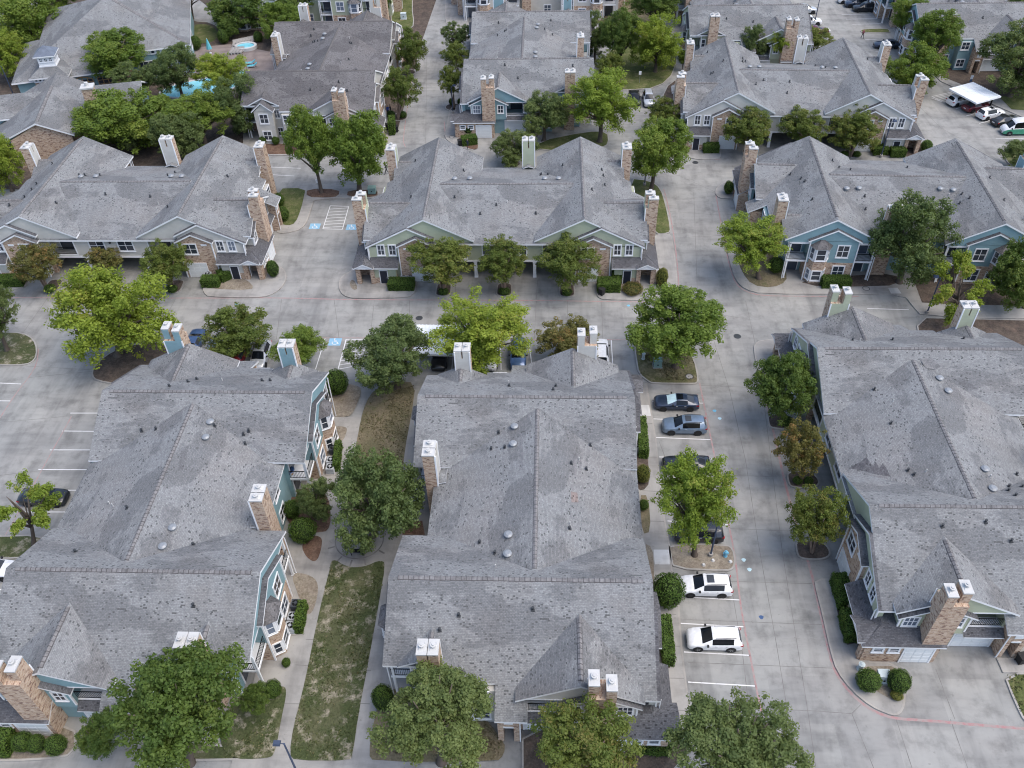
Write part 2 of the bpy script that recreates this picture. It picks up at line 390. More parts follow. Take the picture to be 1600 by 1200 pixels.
# ------------------------------------------------------------------ the setting: ground, paving, kerbs, lawns, markings
def sheet(name, poly, mat, z, kind='structure', th=None, parent=None):
    mb = MB(); poly = ccw(poly)
    if th: mb.prism([(x, y, z-th) for x, y in poly], [(x, y, z) for x, y in poly])
    else: mb.poly([(x, y, z) for x, y in poly])
    o = obj(name, mb.mesh(name, [mat]), parent)
    if not parent: tag(o, kind=kind)
    return o
sheet('ground', [(-900, -300), (900, -300), (900, 1500), (-900, 1500)], 'grass_brown', -0.06)
road = sheet('road', [(-150, -20), (170, -20), (170, 330), (-150, 330)], 'concrete', 0.0)
KH = 0.13
def strip(mb, pts, w, z0, z1, m=0, closed=False, side=0.0):
    P = [Vector(p) for p in pts]; n = len(P); A = []; B = []
    for k in range(n):
        if closed: d = P[(k+1) % n]-P[k-1]
        else: d = P[min(k+1, n-1)]-P[max(k-1, 0)]
        d.normalize(); q = Vector((-d.y, d.x))
        A.append(P[k]+q*(side+w/2)); B.append(P[k]+q*(side-w/2))
    for k in range(n if closed else n-1):
        j = (k+1) % n
        b = [(A[k].x, A[k].y), (B[k].x, B[k].y), (B[j].x, B[j].y), (A[j].x, A[j].y)]
        mb.poly([(x, y, z1) for x, y in b], m)
        if z1-z0 > 0.02:
            mb.poly([(*b[1], z0), (*b[2], z0), (*b[2], z1), (*b[1], z1)], m); mb.poly([(*b[3], z0), (*b[0], z0), (*b[0], z1), (*b[3], z1)], m)
def island(name, poly, top, h=KH, sm=2, kerb=0.17, kmat='kerb'):
    poly = ccw(poly)
    if sm: poly = smooth_poly(poly, sm)
    o = sheet(name, inset(poly, 0.02), top, h-0.012, th=h)
    if kerb:
        mb = MB(); strip(mb, inset(poly, kerb/2), kerb, 0, h, closed=True)
        obj('kerb', mb.mesh('kerb', [kmat]), o)
    return o
def on_top(name, poly, mat, z=KH+0.002, sm=2):
    poly = ccw(poly)
    if sm: poly = smooth_poly(poly, sm)
    return sheet(name, poly, mat, z)
def painted(name, pts, w, mat, z0=0.0, z1=0.008, sm=0, parent=None):
    if sm: pts = smooth_poly(pts, sm, False)
    mb = MB(); strip(mb, pts, w, z0, z1)
    return obj(name, mb.mesh(name, [mat]), parent or road)
Z = {'z5': (0, 200), 'z6': (400, 200), 'z7': (800, 200), 'z8': (1200, 200), 'm1': (0, 450), 'm2': (400, 450), 'm3': (800, 450), 'm4': (1200, 450),
     'n1': (0, 700), 'n2': (400, 700), 'n3': (800, 700), 'n4': (1200, 700), 'b1': (0, 900), 'b2': (400, 900), 'b3': (800, 900), 'b4': (1200, 900),
     'a1': (0, 0), 'a2': (400, 0), 'a3': (800, 0), 'a4': (1200, 0)}
def zp(b, lst, z=0.0): return px(lst, z, Z[b])

# courtyard between the two front buildings
courtyard = sheet('courtyard_path', [(-24.6, 22.6), (-10.2, 22.6), (-10.2, 66.5), (-24.6, 66.5)], 'sidewalk', KH-0.012, th=KH)
on_top('lawn', zp('n2', [(470, 712), (500, 705), (545, 735), (600, 752), (650, 750), (700, 740), (760, 712), (800, 714), (805, 735), (800, 800)]) +
       zp('b2', [(795, 20), (760, 230), (700, 560), (640, 880), (606, 1120), (585, 1160), (245, 1157), (212, 1120), (235, 950), (290, 740), (330, 560), (375, 330), (418, 140)]) + zp('n2', [(440, 850), (462, 770)]), 'grass_worn', KH+0.03, 1)
on_top('lawn', px([(585, 610), (572, 630), (564, 657), (558, 690), (552, 715), (544, 770), (537, 800), (560, 812), (628, 812), (627, 760), (633, 702), (643, 650), (650, 600), (620, 596)]), 'grass_brown', KH+0.03, 1)
on_top('planting_bed', px([(505, 596), (560, 603), (566, 612), (555, 640), (547, 652), (530, 653), (505, 650)]), 'dirt', KH+0.02)
on_top('planting_bed', px([(522, 667), (541, 668), (543, 674), (536, 692), (522, 692)]), 'dirt', KH+0.02)
on_top('planting_bed', px([(470, 852), (487, 838), (504, 840), (503, 858), (495, 881), (479, 873)]), 'leaf_litter', KH+0.02)
on_top('planting_bed', px([(630, 818), (660, 815), (664, 837), (629, 837)]), 'leaf_litter', KH+0.02, 0)
on_top('planting_bed', px([(436, 770), (512, 760), (520, 830), (492, 834), (470, 836), (448, 815)]), 'leaf_litter', KH+0.012)
on_top('planting_bed', px([(454, 896), (482, 898), (500, 912), (492, 955), (478, 965), (466, 930)]), 'dirt', KH+0.02)
on_top('lawn', px([(440, 1072), (450, 1078), (440, 1125), (431, 1177), (421, 1187), (350, 1187), (342, 1130), (380, 1080)]), 'grass_worn', KH+0.03)
on_top('lawn', px([(592, 1075), (589, 1115), (585, 1125), (576, 1180), (584, 1191), (776, 1192), (788, 1180), (789, 1160), (720, 1080)]), 'grass_brown', KH+0.03, 1)
# round sitting place in the courtyard
_c = at(562, 845); _mb = MB(); _n = 40
_mb.poly([(_c[0]+3.1*math.cos(2*math.pi*k/_n), _c[1]+2.9*math.sin(2*math.pi*k/_n), KH+0.004) for k in range(_n)])
plaza = tag(obj('plaza', _mb.mesh('plaza', ['sidewalk'])), kind='structure')
_mb = MB(); strip(_mb, [(_c[0]+2.3*math.cos(2*math.pi*k/_n), _c[1]+2.15*math.sin(2*math.pi*k/_n)) for k in range(_n)], 0.12, 0, KH+0.010, closed=True)
obj('paver_band', _mb.mesh('paver_band', ['joint']), plaza)
for a in (200, 235, 262, 290, 330):
    _mb = MB(); strip(_mb, [(_c[0]+r*math.cos(R(a)), _c[1]+r*math.sin(R(a))) for r in (2.35, 3.05)], 0.16, 0, KH+0.012); obj('paver_band', _mb.mesh('paver_band', ['joint']), plaza)
# path joints in the courtyard
for (a, b) in (((443, 1100), (470, 1101)), ((462, 1040), (488, 1041)), ((569, 1049), (580, 1049)), ((560, 1100), (578, 1101)), ((478, 1000), (505, 1001)), ((590, 985), (601, 986)), ((547, 720), (556, 721)), ((552, 690), (560, 691))):
    painted('path_joint', [at(*a), at(*b)], 0.05, 'joint', 0, KH-0.006, parent=courtyard)

# front of the south ends
island('lawn', px([(-60, 1130), (20, 1135), (118, 1130), (122, 1180), (60, 1190), (-60, 1190)]), 'dirt', KH, 1)
island('lawn', px([(218, 1165), (240, 1158), (340, 1160), (420, 1186), (350, 1190), (230, 1190)]), 'grass_worn', KH, 1)
island('planting_bed', px([(815, 1128), (1000, 1140), (1080, 1150), (1072, 1196), (990, 1240), (815, 1240)]), 'mulch', KH+0.03, 1)

# strip east of the middle front building
_k = [(1011, 600), (1017.5, 640), (1026, 690), (1031, 747), (1037, 800), (1047, 855), (1050, 888), (1060, 928), (1066, 1012), (1073, 1070), (1081, 1125), (1094, 1200)]
_kw = px(_k)
sidewalk = sheet('sidewalk', [(8.2, _kw[0][1])]+_kw+[(8.2, _kw[-1][1])], 'sidewalk', KH-0.012, th=KH)
_mb = MB(); strip(_mb, _kw, 0.16, 0, KH, side=0.08 if _kw[0][1] < _kw[-1][1] else -0.08); obj('kerb', _mb.mesh('kerb', ['kerb']), sidewalk)
for y in (662, 715, 768, 815, 905, 960, 1010, 1060, 1110):
    painted('walk_joint', [at(994 + (y-600)*0.055, y), at(1013+(y-600)*0.12, y+1)], 0.05, 'joint', 0, KH-0.006, parent=sidewalk)
on_top('new_walk_panel', px([(997, 634), (1016, 634), (1019, 651), (998, 651)]), 'new_concrete', KH-0.004, 0)
on_top('new_walk_panel', px([(1021, 860), (1045, 860), (1048, 883), (1023, 883)]), 'new_concrete', KH-0.004, 0)
on_top('planting_bed', px([(990, 664), (1010, 664), (1012, 720), (1016, 755), (1003, 770), (992, 760)]), 'mulch', KH+0.005, 1)
on_top('planting_bed', px([(998, 775), (1013, 775), (1017, 832), (1003, 836)]), 'grass_brown', KH+0.005, 1)
on_top('planting_bed', px([(1006, 850), (1019, 856), (1022, 890), (1022, 960), (1010, 960)]), 'dirt', KH+0.005, 1)
on_top('planting_bed', px([(1026, 962), (1050, 966), (1051, 1045), (1032, 1045)]), 'mulch', KH+0.005, 1)
island('tree_island', px([(990, 540), (994, 530), (1020, 531), (1075, 545), (1086, 563), (1092, 592), (1090, 600.5), (1078, 601), (1020, 600.5), (1012, 597), (997, 585), (993, 562)]), 'grass_dry', KH, 1)
island('tree_island', px([(1044, 850), (1135, 851), (1146, 858), (1150, 876), (1147, 890), (1135, 894), (1052, 890), (1046, 870)]), 'dirt', KH, 1)
# left car park
island('lawn_island', px([(-80, 519), (0, 519), (36, 520), (54, 530), (60, 547), (56, 564), (40, 572), (0, 572), (-80, 571)]), 'grass_worn', KH, 1)
island('planting_bed', px([(143, 588), (145, 576), (158, 562), (175, 550), (200, 540), (262, 533), (330, 560), (330, 604), (190, 603), (150, 596)]), 'mulch', KH, 1)
island('tree_island', px([(-60, 838), (0, 838), (60, 836), (80, 850), (60, 872), (0, 875), (-60, 875)]), 'grass_worn', KH, 1)

# middle row
island('planting_bed', px([(549, 424), (535, 431), (529, 442), (530, 453), (536, 462), (548, 466.5), (560, 467), (636, 466), (646, 461), (651, 450), (651, 432), (640, 420), (560, 415)]), 'sidewalk', KH, 1)
on_top('planting_bed', px([(600, 440), (648, 440), (648, 452), (606, 452)]), 'dirt', KH+0.002, 1)
on_top('planting_bed', px([(545, 444), (552, 436), (560, 452), (552, 455)]), 'dirt', KH+0.002, 1)
island('sidewalk', px([(931, 432), (930, 455), (934, 465), (942, 469), (1000, 470), (1040, 470), (1057, 468), (1059, 445), (1055, 400), (1050, 372), (1046, 366), (1026, 366), (1018, 380), (1018, 420)]), 'sidewalk', KH, 1)
on_top('planting_bed', px([(934, 434), (1000, 440), (1004, 456), (936, 456)]), 'dirt', KH+0.002, 1)
on_top('planting_bed', px([(1024, 425), (1040, 424), (1043, 440), (1040, 452), (1024, 452)]), 'mulch', KH+0.002, 1)
island('lawn', px([(980, 279), (1017, 283), (1033, 295), (1041, 320), (1049, 358), (1046, 366), (1022, 367), (1000, 330)]), 'grass', KH, 1)
for c in ((693, 455), (788, 455), (886, 456), (82, 449), (273, 450)):
    x, y = at(*c); island('tree_island', [(x-1.0, y-1.2), (x+1.0, y-1.2), (x+1.05, y+0.2), (x+0.95, y+1.7), (x-0.95, y+1.7), (x-1.05, y+0.2)], 'mulch', KH, 2)
island('sidewalk', px([(317, 446), (318, 458), (326, 465), (400, 466), (422, 463), (438, 453), (447, 440), (448, 428), (442, 419), (434, 417), (424, 400), (380, 420)]), 'sidewalk', KH, 1)
on_top('planting_bed', px([(320, 440), (372, 430), (396, 446), (394, 455), (320, 452)]), 'dirt', KH+0.002, 1)
island('sidewalk', px([(-60, 440), (20, 438), (43, 440), (40, 450), (0, 457), (-60, 458)]), 'sidewalk', KH, 1)
island('sidewalk', px([(425, 290), (600, 290), (604, 308), (600, 311), (492, 311), (488, 322), (482, 343), (472, 359), (445, 366), (430, 364)]), 'sidewalk', KH, 1)
on_top('lawn', px([(430, 296), (478, 295), (475, 310), (470, 330), (462, 350), (450, 354), (437, 350)]), 'grass', KH+0.03, 1)
on_top('planting_bed', px([(480, 296), (531, 297), (529, 308), (512, 310), (479, 309)]), 'leaf_litter', KH+0.02, 1)
on_top('planting_bed', px([(544, 298), (590, 298), (590, 309), (542, 309)]), 'leaf_litter', KH+0.02, 1)

# right of the cross street
island('sidewalk', px([(1117, 302), (1119, 294), (1130, 285), (1150, 283), (1160, 311), (1128, 311), (1120, 308)]), 'sidewalk', KH, 1)
island('sidewalk', px([(1127, 335), (1133, 378), (1141, 415), (1150, 440), (1164, 453), (1190, 460), (1343, 460.5), (1412, 462), (1425, 478), (1440, 496), (1660, 500), (1660, 380), (1400, 380), (1200, 370)]), 'sidewalk', KH, 1)
on_top('planting_bed', px([(1150, 398), (1158, 425), (1175, 447), (1207, 451), (1229, 441), (1228, 425), (1200, 395)]), 'grass_brown', KH+0.005, 1)
on_top('planting_bed', px([(1243, 440), (1282, 450), (1340, 449), (1405, 447), (1400, 428), (1325, 432)]), 'mulch', KH+0.005, 1)
on_top('planting_bed', px([(1424, 430), (1440, 474), (1490, 477), (1660, 480), (1660, 420), (1500, 420)]), 'mulch', KH+0.005, 0)
island('planting_bed', px([(1446, 497), (1660, 502), (1660, 560), (1440, 560), (1432, 510)]), 'mulch', KH, 0)
on_top('new_walk_panel', px([(1387, 451), (1402, 451), (1408, 460), (1392, 460)]), 'new_concrete', KH+0.012, 0)
# west side of the right front building
_k2 = [(1188, 532), (1179, 538), (1177, 545), (1180, 565), (1190, 600), (1201, 642)]
island('sidewalk', px(_k2+[(1230, 640), (1225, 560), (1225, 530)]), 'sidewalk', KH, 1)
for c in ((1221, 661), (1253, 752), (1268, 862)):
    x, y = at(*c); island('tree_island', [(x-1.35, y-1.0), (x+1.2, y-1.0), (x+1.9, y), (x+1.2, y+1.3), (x-1.3, y+1.3), (x-1.5, y)], 'mulch', KH, 2)
_k3 = [(1271, 905), (1275, 925), (1285, 965), (1297, 1020), (1307, 1050), (1330, 1080), (1360, 1105), (1385, 1116), (1400, 1120)]
island('sidewalk', px(_k3+[(1411, 1112), (1415, 1092), (1413, 1070), (1402, 1036), (1345, 1034), (1330, 960), (1318, 905)]), 'sidewalk', KH, 1)
on_top('planting_bed', px([(1297, 900), (1330, 905), (1340, 1005), (1318, 1010)]), 'mulch', KH+0.002, 1)
on_top('planting_bed', px([(1340, 1042), (1410, 1042), (1413, 1090), (1400, 1098), (1370, 1082), (1340, 1062)]), 'dirt', KH+0.002, 1)
island('sidewalk', px([(1556, 1029), (1660, 1029), (1660, 1052), (1566, 1052)]), 'sidewalk', KH, 0)
island('lawn', px([(1566, 1052), (1660, 1052), (1660, 1190), (1600, 1130), (1583, 1095)]), 'grass', KH, 1)
# behind the middle row and far back
island('sidewalk', px([(693, 215), (697, 200), (704, 165), (722, 165), (726, 190), (735, 208), (748, 232), (735, 236), (710, 228)]), 'sidewalk', KH, 1)
on_top('planting_bed', px([(712, 218), (730, 214), (747, 226), (746, 235), (730, 233)]), 'leaf_litter', KH+0.01, 1)
island('lawn', px([(838, 222), (915, 206), (950, 206), (952, 226), (940, 232), (840, 238)]), 'grass', KH, 1)
island('lawn', px([(966, 60), (1062, 60), (1056, 112), (1030, 138), (978, 142), (960, 138), (940, 100)]), 'grass', KH, 1)
island('planting_bed', px([(1035, 140), (1064, 120), (1066, 205), (1048, 205), (1036, 180)]), 'mulch', KH, 1)
island('sidewalk', px([(1070, 238), (1076, 247), (1090, 250), (1122, 250), (1127, 244), (1127, 224), (1080, 222)]), 'sidewalk', KH, 1)
island('planting_bed', px([(1358, 244), (1400, 246), (1445, 248), (1452, 232), (1440, 222), (1365, 224)]), 'mulch', KH, 1)
for c in ((1170, 240), (1330, 242), (1252, 240)):
    x, y = at(*c); island('tree_island', [(x-1.0, y-1.0), (x+1.0, y-1.0), (x+1.0, y+1.5), (x-1.0, y+1.5)], 'mulch', KH, 2)
island('lawn', px([(1345, 46), (1386, 45), (1392, 50), (1388, 52), (1350, 52), (1344, 50)]), 'grass', KH, 1)
island('lawn', px([(1566, 237), (1578, 231), (1660, 232), (1660, 262), (1580, 262), (1570, 250)]), 'grass', KH, 1)
island('sidewalk', px([(1366, 20), (1376, 20), (1420, 80), (1470, 128), (1530, 155), (1600, 185), (1660, 200), (1660, 0), (1390, -40)]), 'sidewalk', KH, 0)
on_top('planting_bed', px([(1380, 20), (1424, 78), (1475, 122), (1540, 148), (1660, 185), (1660, -20), (1400, -40)]), 'mulch', KH+0.005, 0)
on_top('lawn', px([(1560, 152), (1600, 150), (1660, 160), (1660, 178), (1580, 172)]), 'grass', KH+0.03, 0)
island('planting_bed', px([(648, -30), (644, 10), (648, 40), (640, 46), (612, 48), (610, 20), (612, -30)]), 'grass', KH, 1)
island('sidewalk', px([(602, 165), (608, 200), (604, 240), (590, 240), (420, 245), (380, 240), (380, 200), (590, 195)]), 'sidewalk', KH, 1)
on_top('planting_bed', px([(405, 226), (600, 225), (601, 240), (420, 242)]), 'leaf_litter', KH+0.01, 0)
for c in ((622, 184), (636, 114), (710, 168), (716, 118), (718, 84)):
    x, y = at(*c); island('tree_island', [(x-1.6, y-1.3), (x+1.6, y-1.3), (x+1.6, y+1.3), (x-1.6, y+1.3)], 'mulch', KH, 2)
island('sidewalk', px([(698, -40), (694, 20), (702, 60), (722, 62), (740, 10), (745, -40)]), 'sidewalk', KH, 1)
gardens = sheet('garden_ground', [(-95, 114.5), (-49, 114.5), (-49, 133), (-25, 133), (-25, 168), (-24, 200), (-110, 200), (-110, 114.5)], 'mulch', 0.10, th=0.12)
on_top('lawn', px([(300, 40), (326, 38), (342, 50), (338, 64), (318, 70), (300, 66)]), 'grass', KH+0.02, 1)
on_top('garden_path', px([(285, -10), (318, 2), (345, 40), (400, 35), (470, 20), (470, 30), (405, 45), (350, 55), (332, 36), (300, 34), (285, 20)]), 'sidewalk', 0.108, 1)
on_top('pool_deck', px([(305, 75), (360, 70), (440, 85), (470, 105), (420, 165), (300, 165), (250, 158), (262, 118), (300, 110)]), 'pool_deck', 0.115, 0)
on_top('ground_far', [(-10, 177), (22, 177), (22, 260), (-10, 260)], 'grass_brown', 0.03, 0)

# red fire-lane lines, stall lines, joints
def red(pts, w=0.16, sm=1, z=0.008): return painted('fire_lane_line', px(pts), w, 'red_paint', sm=sm, z1=z)
red([(-60, 465), (330, 466), (420, 465), (560, 468.5), (800, 469), (1010, 472)])
red([(1055, 384), (1060, 430), (1061, 470)])
red([(1037, 295), (1045, 325), (1052, 362), (1055, 384)])
red([(1118, 300), (1122, 325), (1126, 345), (1133, 385), (1141, 420), (1150, 444), (1165, 456), (1190, 462), (1250, 463), (1342, 463)])
red([(1093, 598), (1100, 632), (1112, 690), (1122, 742), (1132, 790), (1142, 835), (1150, 880), (1156, 938), (1163, 980), (1172, 1024), (1181, 1072), (1192, 1122)])
red([(1180, 541), (1181, 560), (1188, 592), (1200, 640), (1207, 667), (1221, 730), (1228, 760), (1250, 842), (1260, 868), (1272, 912), (1284, 967), (1296, 1022), (1306, 1052), (1328, 1083), (1358, 1108), (1384, 1119), (1402, 1123), (1450, 1126), (1530, 1133), (1620, 1140)], 0.24)
red([(60, 545), (58, 568), (45, 590), (33, 604), (18, 625), (-10, 668)], 0.12)
red([(112, 650), (90, 690), (62, 740), (30, 800), (0, 850)], 0.10)
red([(500, 528), (640, 528), (800, 530), (985, 531)], 0.12)
red([(1093, 246), (1110, 249), (1127, 250)], 0.14)
red([(645, 8), (650, 40), (646, 55)], 0.14); red([(652, 88), (640, 140), (632, 200), (630, 222), (634, 230)], 0.14)
red([(694, 190), (696, 216)], 0.14)
def white(a, b, w=0.1, mat='white_paint'): return painted('stall_line', [at(*a), at(*b)], w, mat)
_r = [(1155.5, 937.5), (1163, 979.5), (1171.7, 1024), (1180.7, 1072), (1192.5, 1122)]
_l = [(1064, 932.5), (1063.7, 974), (1068.7, 1018.7), (1075, 1065.7), (1082, 1115)]
for a, b in zip(_l, _r): white(a, b)
for a, b in (((1019, 627.5), (1099, 630)), ((1021, 654.5), (1105, 658)), ((1025, 683.5), (1110, 687)), ((1030, 714), (1117, 717.5)), ((1036, 745), (1124, 749)), ((1040, 778), (1131, 783)), ((1043, 814), (1138, 820))): white(a, b)
for a, b in (((110, 645.5), (155, 645.5)), ((97, 673.5), (150, 674)), ((78, 703), (143, 703)), ((60, 733.5), (136, 734)), ((50, 766), (120, 766)), ((30, 800), (105, 800)), ((0, 598.5), (33, 600)), ((-30, 626), (16, 626.5)), ((-30, 935), (8, 918))): white(a, b)
for a, b in (((508, 529), (493, 577)), ((678, 529), (672, 577)), ((710, 529), (706, 577)), ((745, 530), (744, 578)), ((782, 530), (783, 578)), ((826, 530), (832, 578)), ((955, 531), (958, 580))): white(a, b)
white((541, 530), (528, 578), 0.12)
for t in np.linspace(0, 1, 8): white((541-13*t, 531+46*t), (575-10*t, 530+40*t), 0.09)
# hatched bay between the middle-row buildings
_a, _b, _c2, _d2 = (516, 321.5), (545, 322.5), (535, 358.5), (504.5, 357.5)
for p, q in ((_a, _b), (_b, _c2), (_c2, _d2), (_d2, _a)): white(p, q, 0.1)
for t in np.linspace(0.12, 0.92, 7): white((_a[0]+(_d2[0]-_a[0])*t, _a[1]+(_d2[1]-_a[1])*t+1), (_b[0]+(_c2[0]-_b[0])*t, _b[1]+(_c2[1]-_b[1])*t-2), 0.09)
for a, b in (((422, 261), (470, 263)), ((425, 273), (460, 275)), ((1355, 482), (1420, 484)), ((1315, 23), (1362, 22)), ((1322, 30), (1372, 29)), ((1332, 38), (1380, 37)), ((1352, 62), (1375, 61)), ((1364, 72), (1390, 72)), ((1368, 81), (1385, 82)), ((999, 165), (999, 173)), ((1455, 153), (1477, 161)), ((1494, 170), (1508, 165)), ((1510, 181), (1530, 176)), ((1530, 193), (1548, 188)), ((1556, 217), (1610, 216)), ((1250, 60), (1290, 60)), ((1245, 46), (1288, 46))): white(a, b, 0.1)
_q = [(1456, 151), (1490, 143), (1506, 152), (1476, 161)]
for k in range(4): white(_q[k], _q[(k+1) % 4], 0.09)
for t in np.linspace(0.15, 0.85, 5): white((_q[0][0]+(_q[3][0]-_q[0][0])*t, _q[0][1]+(_q[3][1]-_q[0][1])*t), (_q[1][0]+(_q[2][0]-_q[1][0])*t, _q[1][1]+(_q[2][1]-_q[1][1])*t), 0.08)
painted('new_road_panel', px([(1285, 46), (1297, 46)]), 1.6, 'new_concrete')
def accessible(c, rz=0.0):
    x, y = at(*c); mb = MB(); mb.box(-0.75, 0.75, -0.7, 0.7, 0, 0.008)
    o = obj('accessible_marking', mb.mesh('accessible_marking', ['blue_paint']), road, (x, y, 0), rz)
    s = MB()
    strip(s, [(-0.12, 0.42), (-0.08, 0.05), (0.22, 0.0), (0.36, -0.36), (0.5, -0.34)], 0.09, 0, 0.012)
    strip(s, [(-0.1, 0.2), (0.16, 0.2)], 0.07, 0, 0.012)
    strip(s, [(0.02+0.34*math.cos(a), -0.2+0.3*math.sin(a)) for a in np.linspace(R(140), R(380), 14)], 0.08, 0, 0.013)
    s.poly([(-0.12+0.1*math.cos(a), 0.52+0.1*math.sin(a), 0.0125) for a in np.linspace(0, 2*math.pi, 11)[:-1]])
    obj('wheelchair_symbol', s.mesh('wheelchair_symbol', ['white_paint']), o)
for c in ((492, 353.5), (549.5, 355), (523.5, 534)): accessible(c)
for pts in ([(1092, 602), (1186, 606)], [(1165, 470), (1185, 560), (1200, 680), (1222, 860), (1262, 1110), (1275, 1200)], [(1105, 500), (1140, 610), (1165, 720), (1185, 850), (1212, 1000), (1232, 1120), (1250, 1200)],
            [(1125, 742), (1215, 745)], [(1140, 826), (1245, 830)], [(1055, 906), (1268, 912)], [(1068, 968), (1284, 976)], [(1075, 1035), (1300, 1044)], [(1085, 1105), (1258, 1110), (1330, 1115)], [(1331, 1115), (1345, 1101)], [(1331, 1115), (1365, 1200)], [(1400, 1123), (1425, 1200)],
            [(1485, 1124), (1512, 1200)], [(1462, 1045), (1492, 1124)], [(1030, 690), (1090, 850), (1140, 900), (1160, 1020), (1172, 1120), (1178, 1200)],
            [(0, 500), (15, 505), (36, 520), (75, 465)], [(40, 572), (145, 578)], [(45, 590), (145, 580)], [(-20, 662), (110, 650)], [(-20, 745), (70, 735)],
            [(262, 490), (275, 466)], [(262, 490), (255, 505)], [(440, 467), (432, 530)], [(522, 468), (530, 530)], [(585, 468), (578, 530)], [(838, 470), (835, 530)], [(887, 470), (886, 530)], [(940, 470), (942, 530)], [(996, 472), (1000, 520)], [(640, 468), (640, 500)],
            [(445, 442), (530, 442)], [(437, 400), (536, 402)], [(1050, 372), (1130, 368)], [(1043, 330), (1124, 336)], [(1084, 300), (1090, 470)], [(1050, 270), (1118, 300)], [(1110, 470), (1095, 540)], [(712, 437), (712, 468)], [(738, 437), (736, 468)], [(840, 437), (838, 468)], [(1055, 480), (1175, 500)],
            [(640, 168), (690, 170)], [(655, 130), (688, 131)], [(645, 210), (694, 212)], [(655, 90), (690, 92)], [(668, 0), (665, 230)], [(1300, 60), (1390, 120), (1470, 200), (1560, 250)], [(1385, 180), (1560, 180)], [(1440, 215), (1560, 214)], [(1290, 20), (1330, 20)]):
    painted('expansion_joint', px(pts), 0.045, 'joint', z1=0.006)

# ------------------------------------------------------------------ the apartment buildings: one plan, eight-plus houses
MC = {}
def cached(key, fn):
    if key not in MC: MC[key] = fn()
    return MC[key]
def window_meshes(w, h, nx, ny, rail):
    def fr():
        mb = MB(); t = 0.15
        for a in ((-w/2-t, w/2+t, -h/2-t, -h/2), (-w/2-t, w/2+t, h/2, h/2+t), (-w/2-t, -w/2, -h/2, h/2), (w/2, w/2+t, -h/2, h/2)): mb.box(a[0], a[1], -0.07, 0.04, a[2], a[3])
        for k in range(1, nx): x = -w/2+w*k/nx; mb.box(x-0.035, x+0.035, -0.05, 0.015, -h/2, h/2)
        for k in range(1, ny): z = -h/2+h*k/ny; mb.box(-w/2, w/2, -0.045, 0.012, z-0.03, z+0.03)
        mb.box(-w/2-t-0.04, w/2+t+0.04, -0.11, 0.04, -h/2-t-0.06, -h/2-t+0.005)
        return mb.mesh('window', ['trim'])
    def pn():
        mb = MB(); mb.box(-w/2-0.01, w/2+0.01, -0.02, 0.03, -h/2-0.01, h/2+0.01); return mb.mesh('pane', ['window_glass'])
    return cached(('wf', w, h, nx, ny), fr), cached(('wp', w, h), pn)
DIRS = {'-v': 0.0, '+u': math.pi/2, '+v': math.pi, '-u': -math.pi/2}
def window(root, u, v, z, d, w, h, nx=1, ny=2):
    f, p = window_meshes(w, h, nx, ny, 1)
    rz = DIRS[d] if isinstance(d, str) else d
    o = obj('window', f, root, (u, v, z), rz); obj('pane', p, o); return o
def garage_mesh(w, h):
    def fn():
        mb = MB(); mb.box(-w/2, w/2, -0.04, 0.05, 0, h)
        for k in range(4):
            z0 = h*k/4+0.05; z1 = h*(k+1)/4-0.05; n = max(2, round(w/0.8))
            for j in range(n): x0 = -w/2+w*j/n+0.06; x1 = -w/2+w*(j+1)/n-0.06; mb.box(x0, x1, -0.06, 0, z0, z1)
        return mb.mesh('garage_door', ['garage_white'])
    def fr():
        mb = MB(); mb.box(-w/2-0.14, -w/2, -0.08, 0.05, 0, h+0.14); mb.box(w/2, w/2+0.14, -0.08, 0.05, 0, h+0.14); mb.box(-w/2, w/2, -0.08, 0.05, h, h+0.14)
        return mb.mesh('door_frame', ['trim'])
    return cached(('g', w, h), fn), cached(('gf', w, h), fr)
def garage(root, u, v, d, w, h=2.15):
    a, b = garage_mesh(w, h); o = obj('garage_door', a, root, (u, v, 0.02), DIRS[d]); obj('door_frame', b, o)
def door(root, u, v, d, w=0.95, h=2.05, z=0.05, mat='door_dark'):
    def fn():
        mb = MB(); mb.box(-w/2, w/2, -0.03, 0.05, 0, h); mb.box(-w/2-0.1, -w/2, -0.06, 0.05, 0, h+0.1, 1); mb.box(w/2, w/2+0.1, -0.06, 0.05, 0, h+0.1, 1); mb.box(-w/2, w/2, -0.06, 0.05, h, h+0.1, 1)
        return mb.mesh('door', [mat, 'trim'])
    o = obj('door', cached(('d', w, h, mat), fn), root, (u, v, z), DIRS[d])
    def hd():
        mb = MB(); mb.box(w/2-0.16, w/2-0.1, -0.09, -0.02, 0.95, 1.05); return mb.mesh('door_handle', ['chrome'])
    obj('door_handle', cached(('dh', w), hd), o)
def railing(root, u0, v0, u1, v1, z, mat='black_metal'):
    L_ = math.hypot(u1-u0, v1-v0)
    def fn():
        mb = MB(); mb.box(0, L_, -0.03, 0.03, 1.0, 1.06); mb.box(0, L_, -0.02, 0.02, 0.08, 0.12)
        n = int(L_/0.14)
        for k in range(n+1): x = L_*k/max(1, n); mb.box(x-0.012, x+0.012, -0.012, 0.012, 0.12, 1.0)
        return mb.mesh('balcony_railing', [mat])
    obj('balcony_railing', cached(('r', round(L_, 2), mat), fn), root, (u0, v0, z), math.atan2(v1-v0, u1-u0))
def post(root, u, v, z0, z1, w=0.2, mat='trim', name='post'):
    def fn():
        mb = MB(); mb.box(-w/2, w/2, -w/2, w/2, z0, z1); mb.box(-w/2-0.04, w/2+0.04, -w/2-0.04, w/2+0.04, z0, z0+0.15); mb.box(-w/2-0.04, w/2+0.04, -w/2-0.04, w/2+0.04, z1-0.15, z1); return mb.mesh(name, [mat])
    obj(name, cached((name, z0, z1, w, mat), fn), root, (u, v, 0))
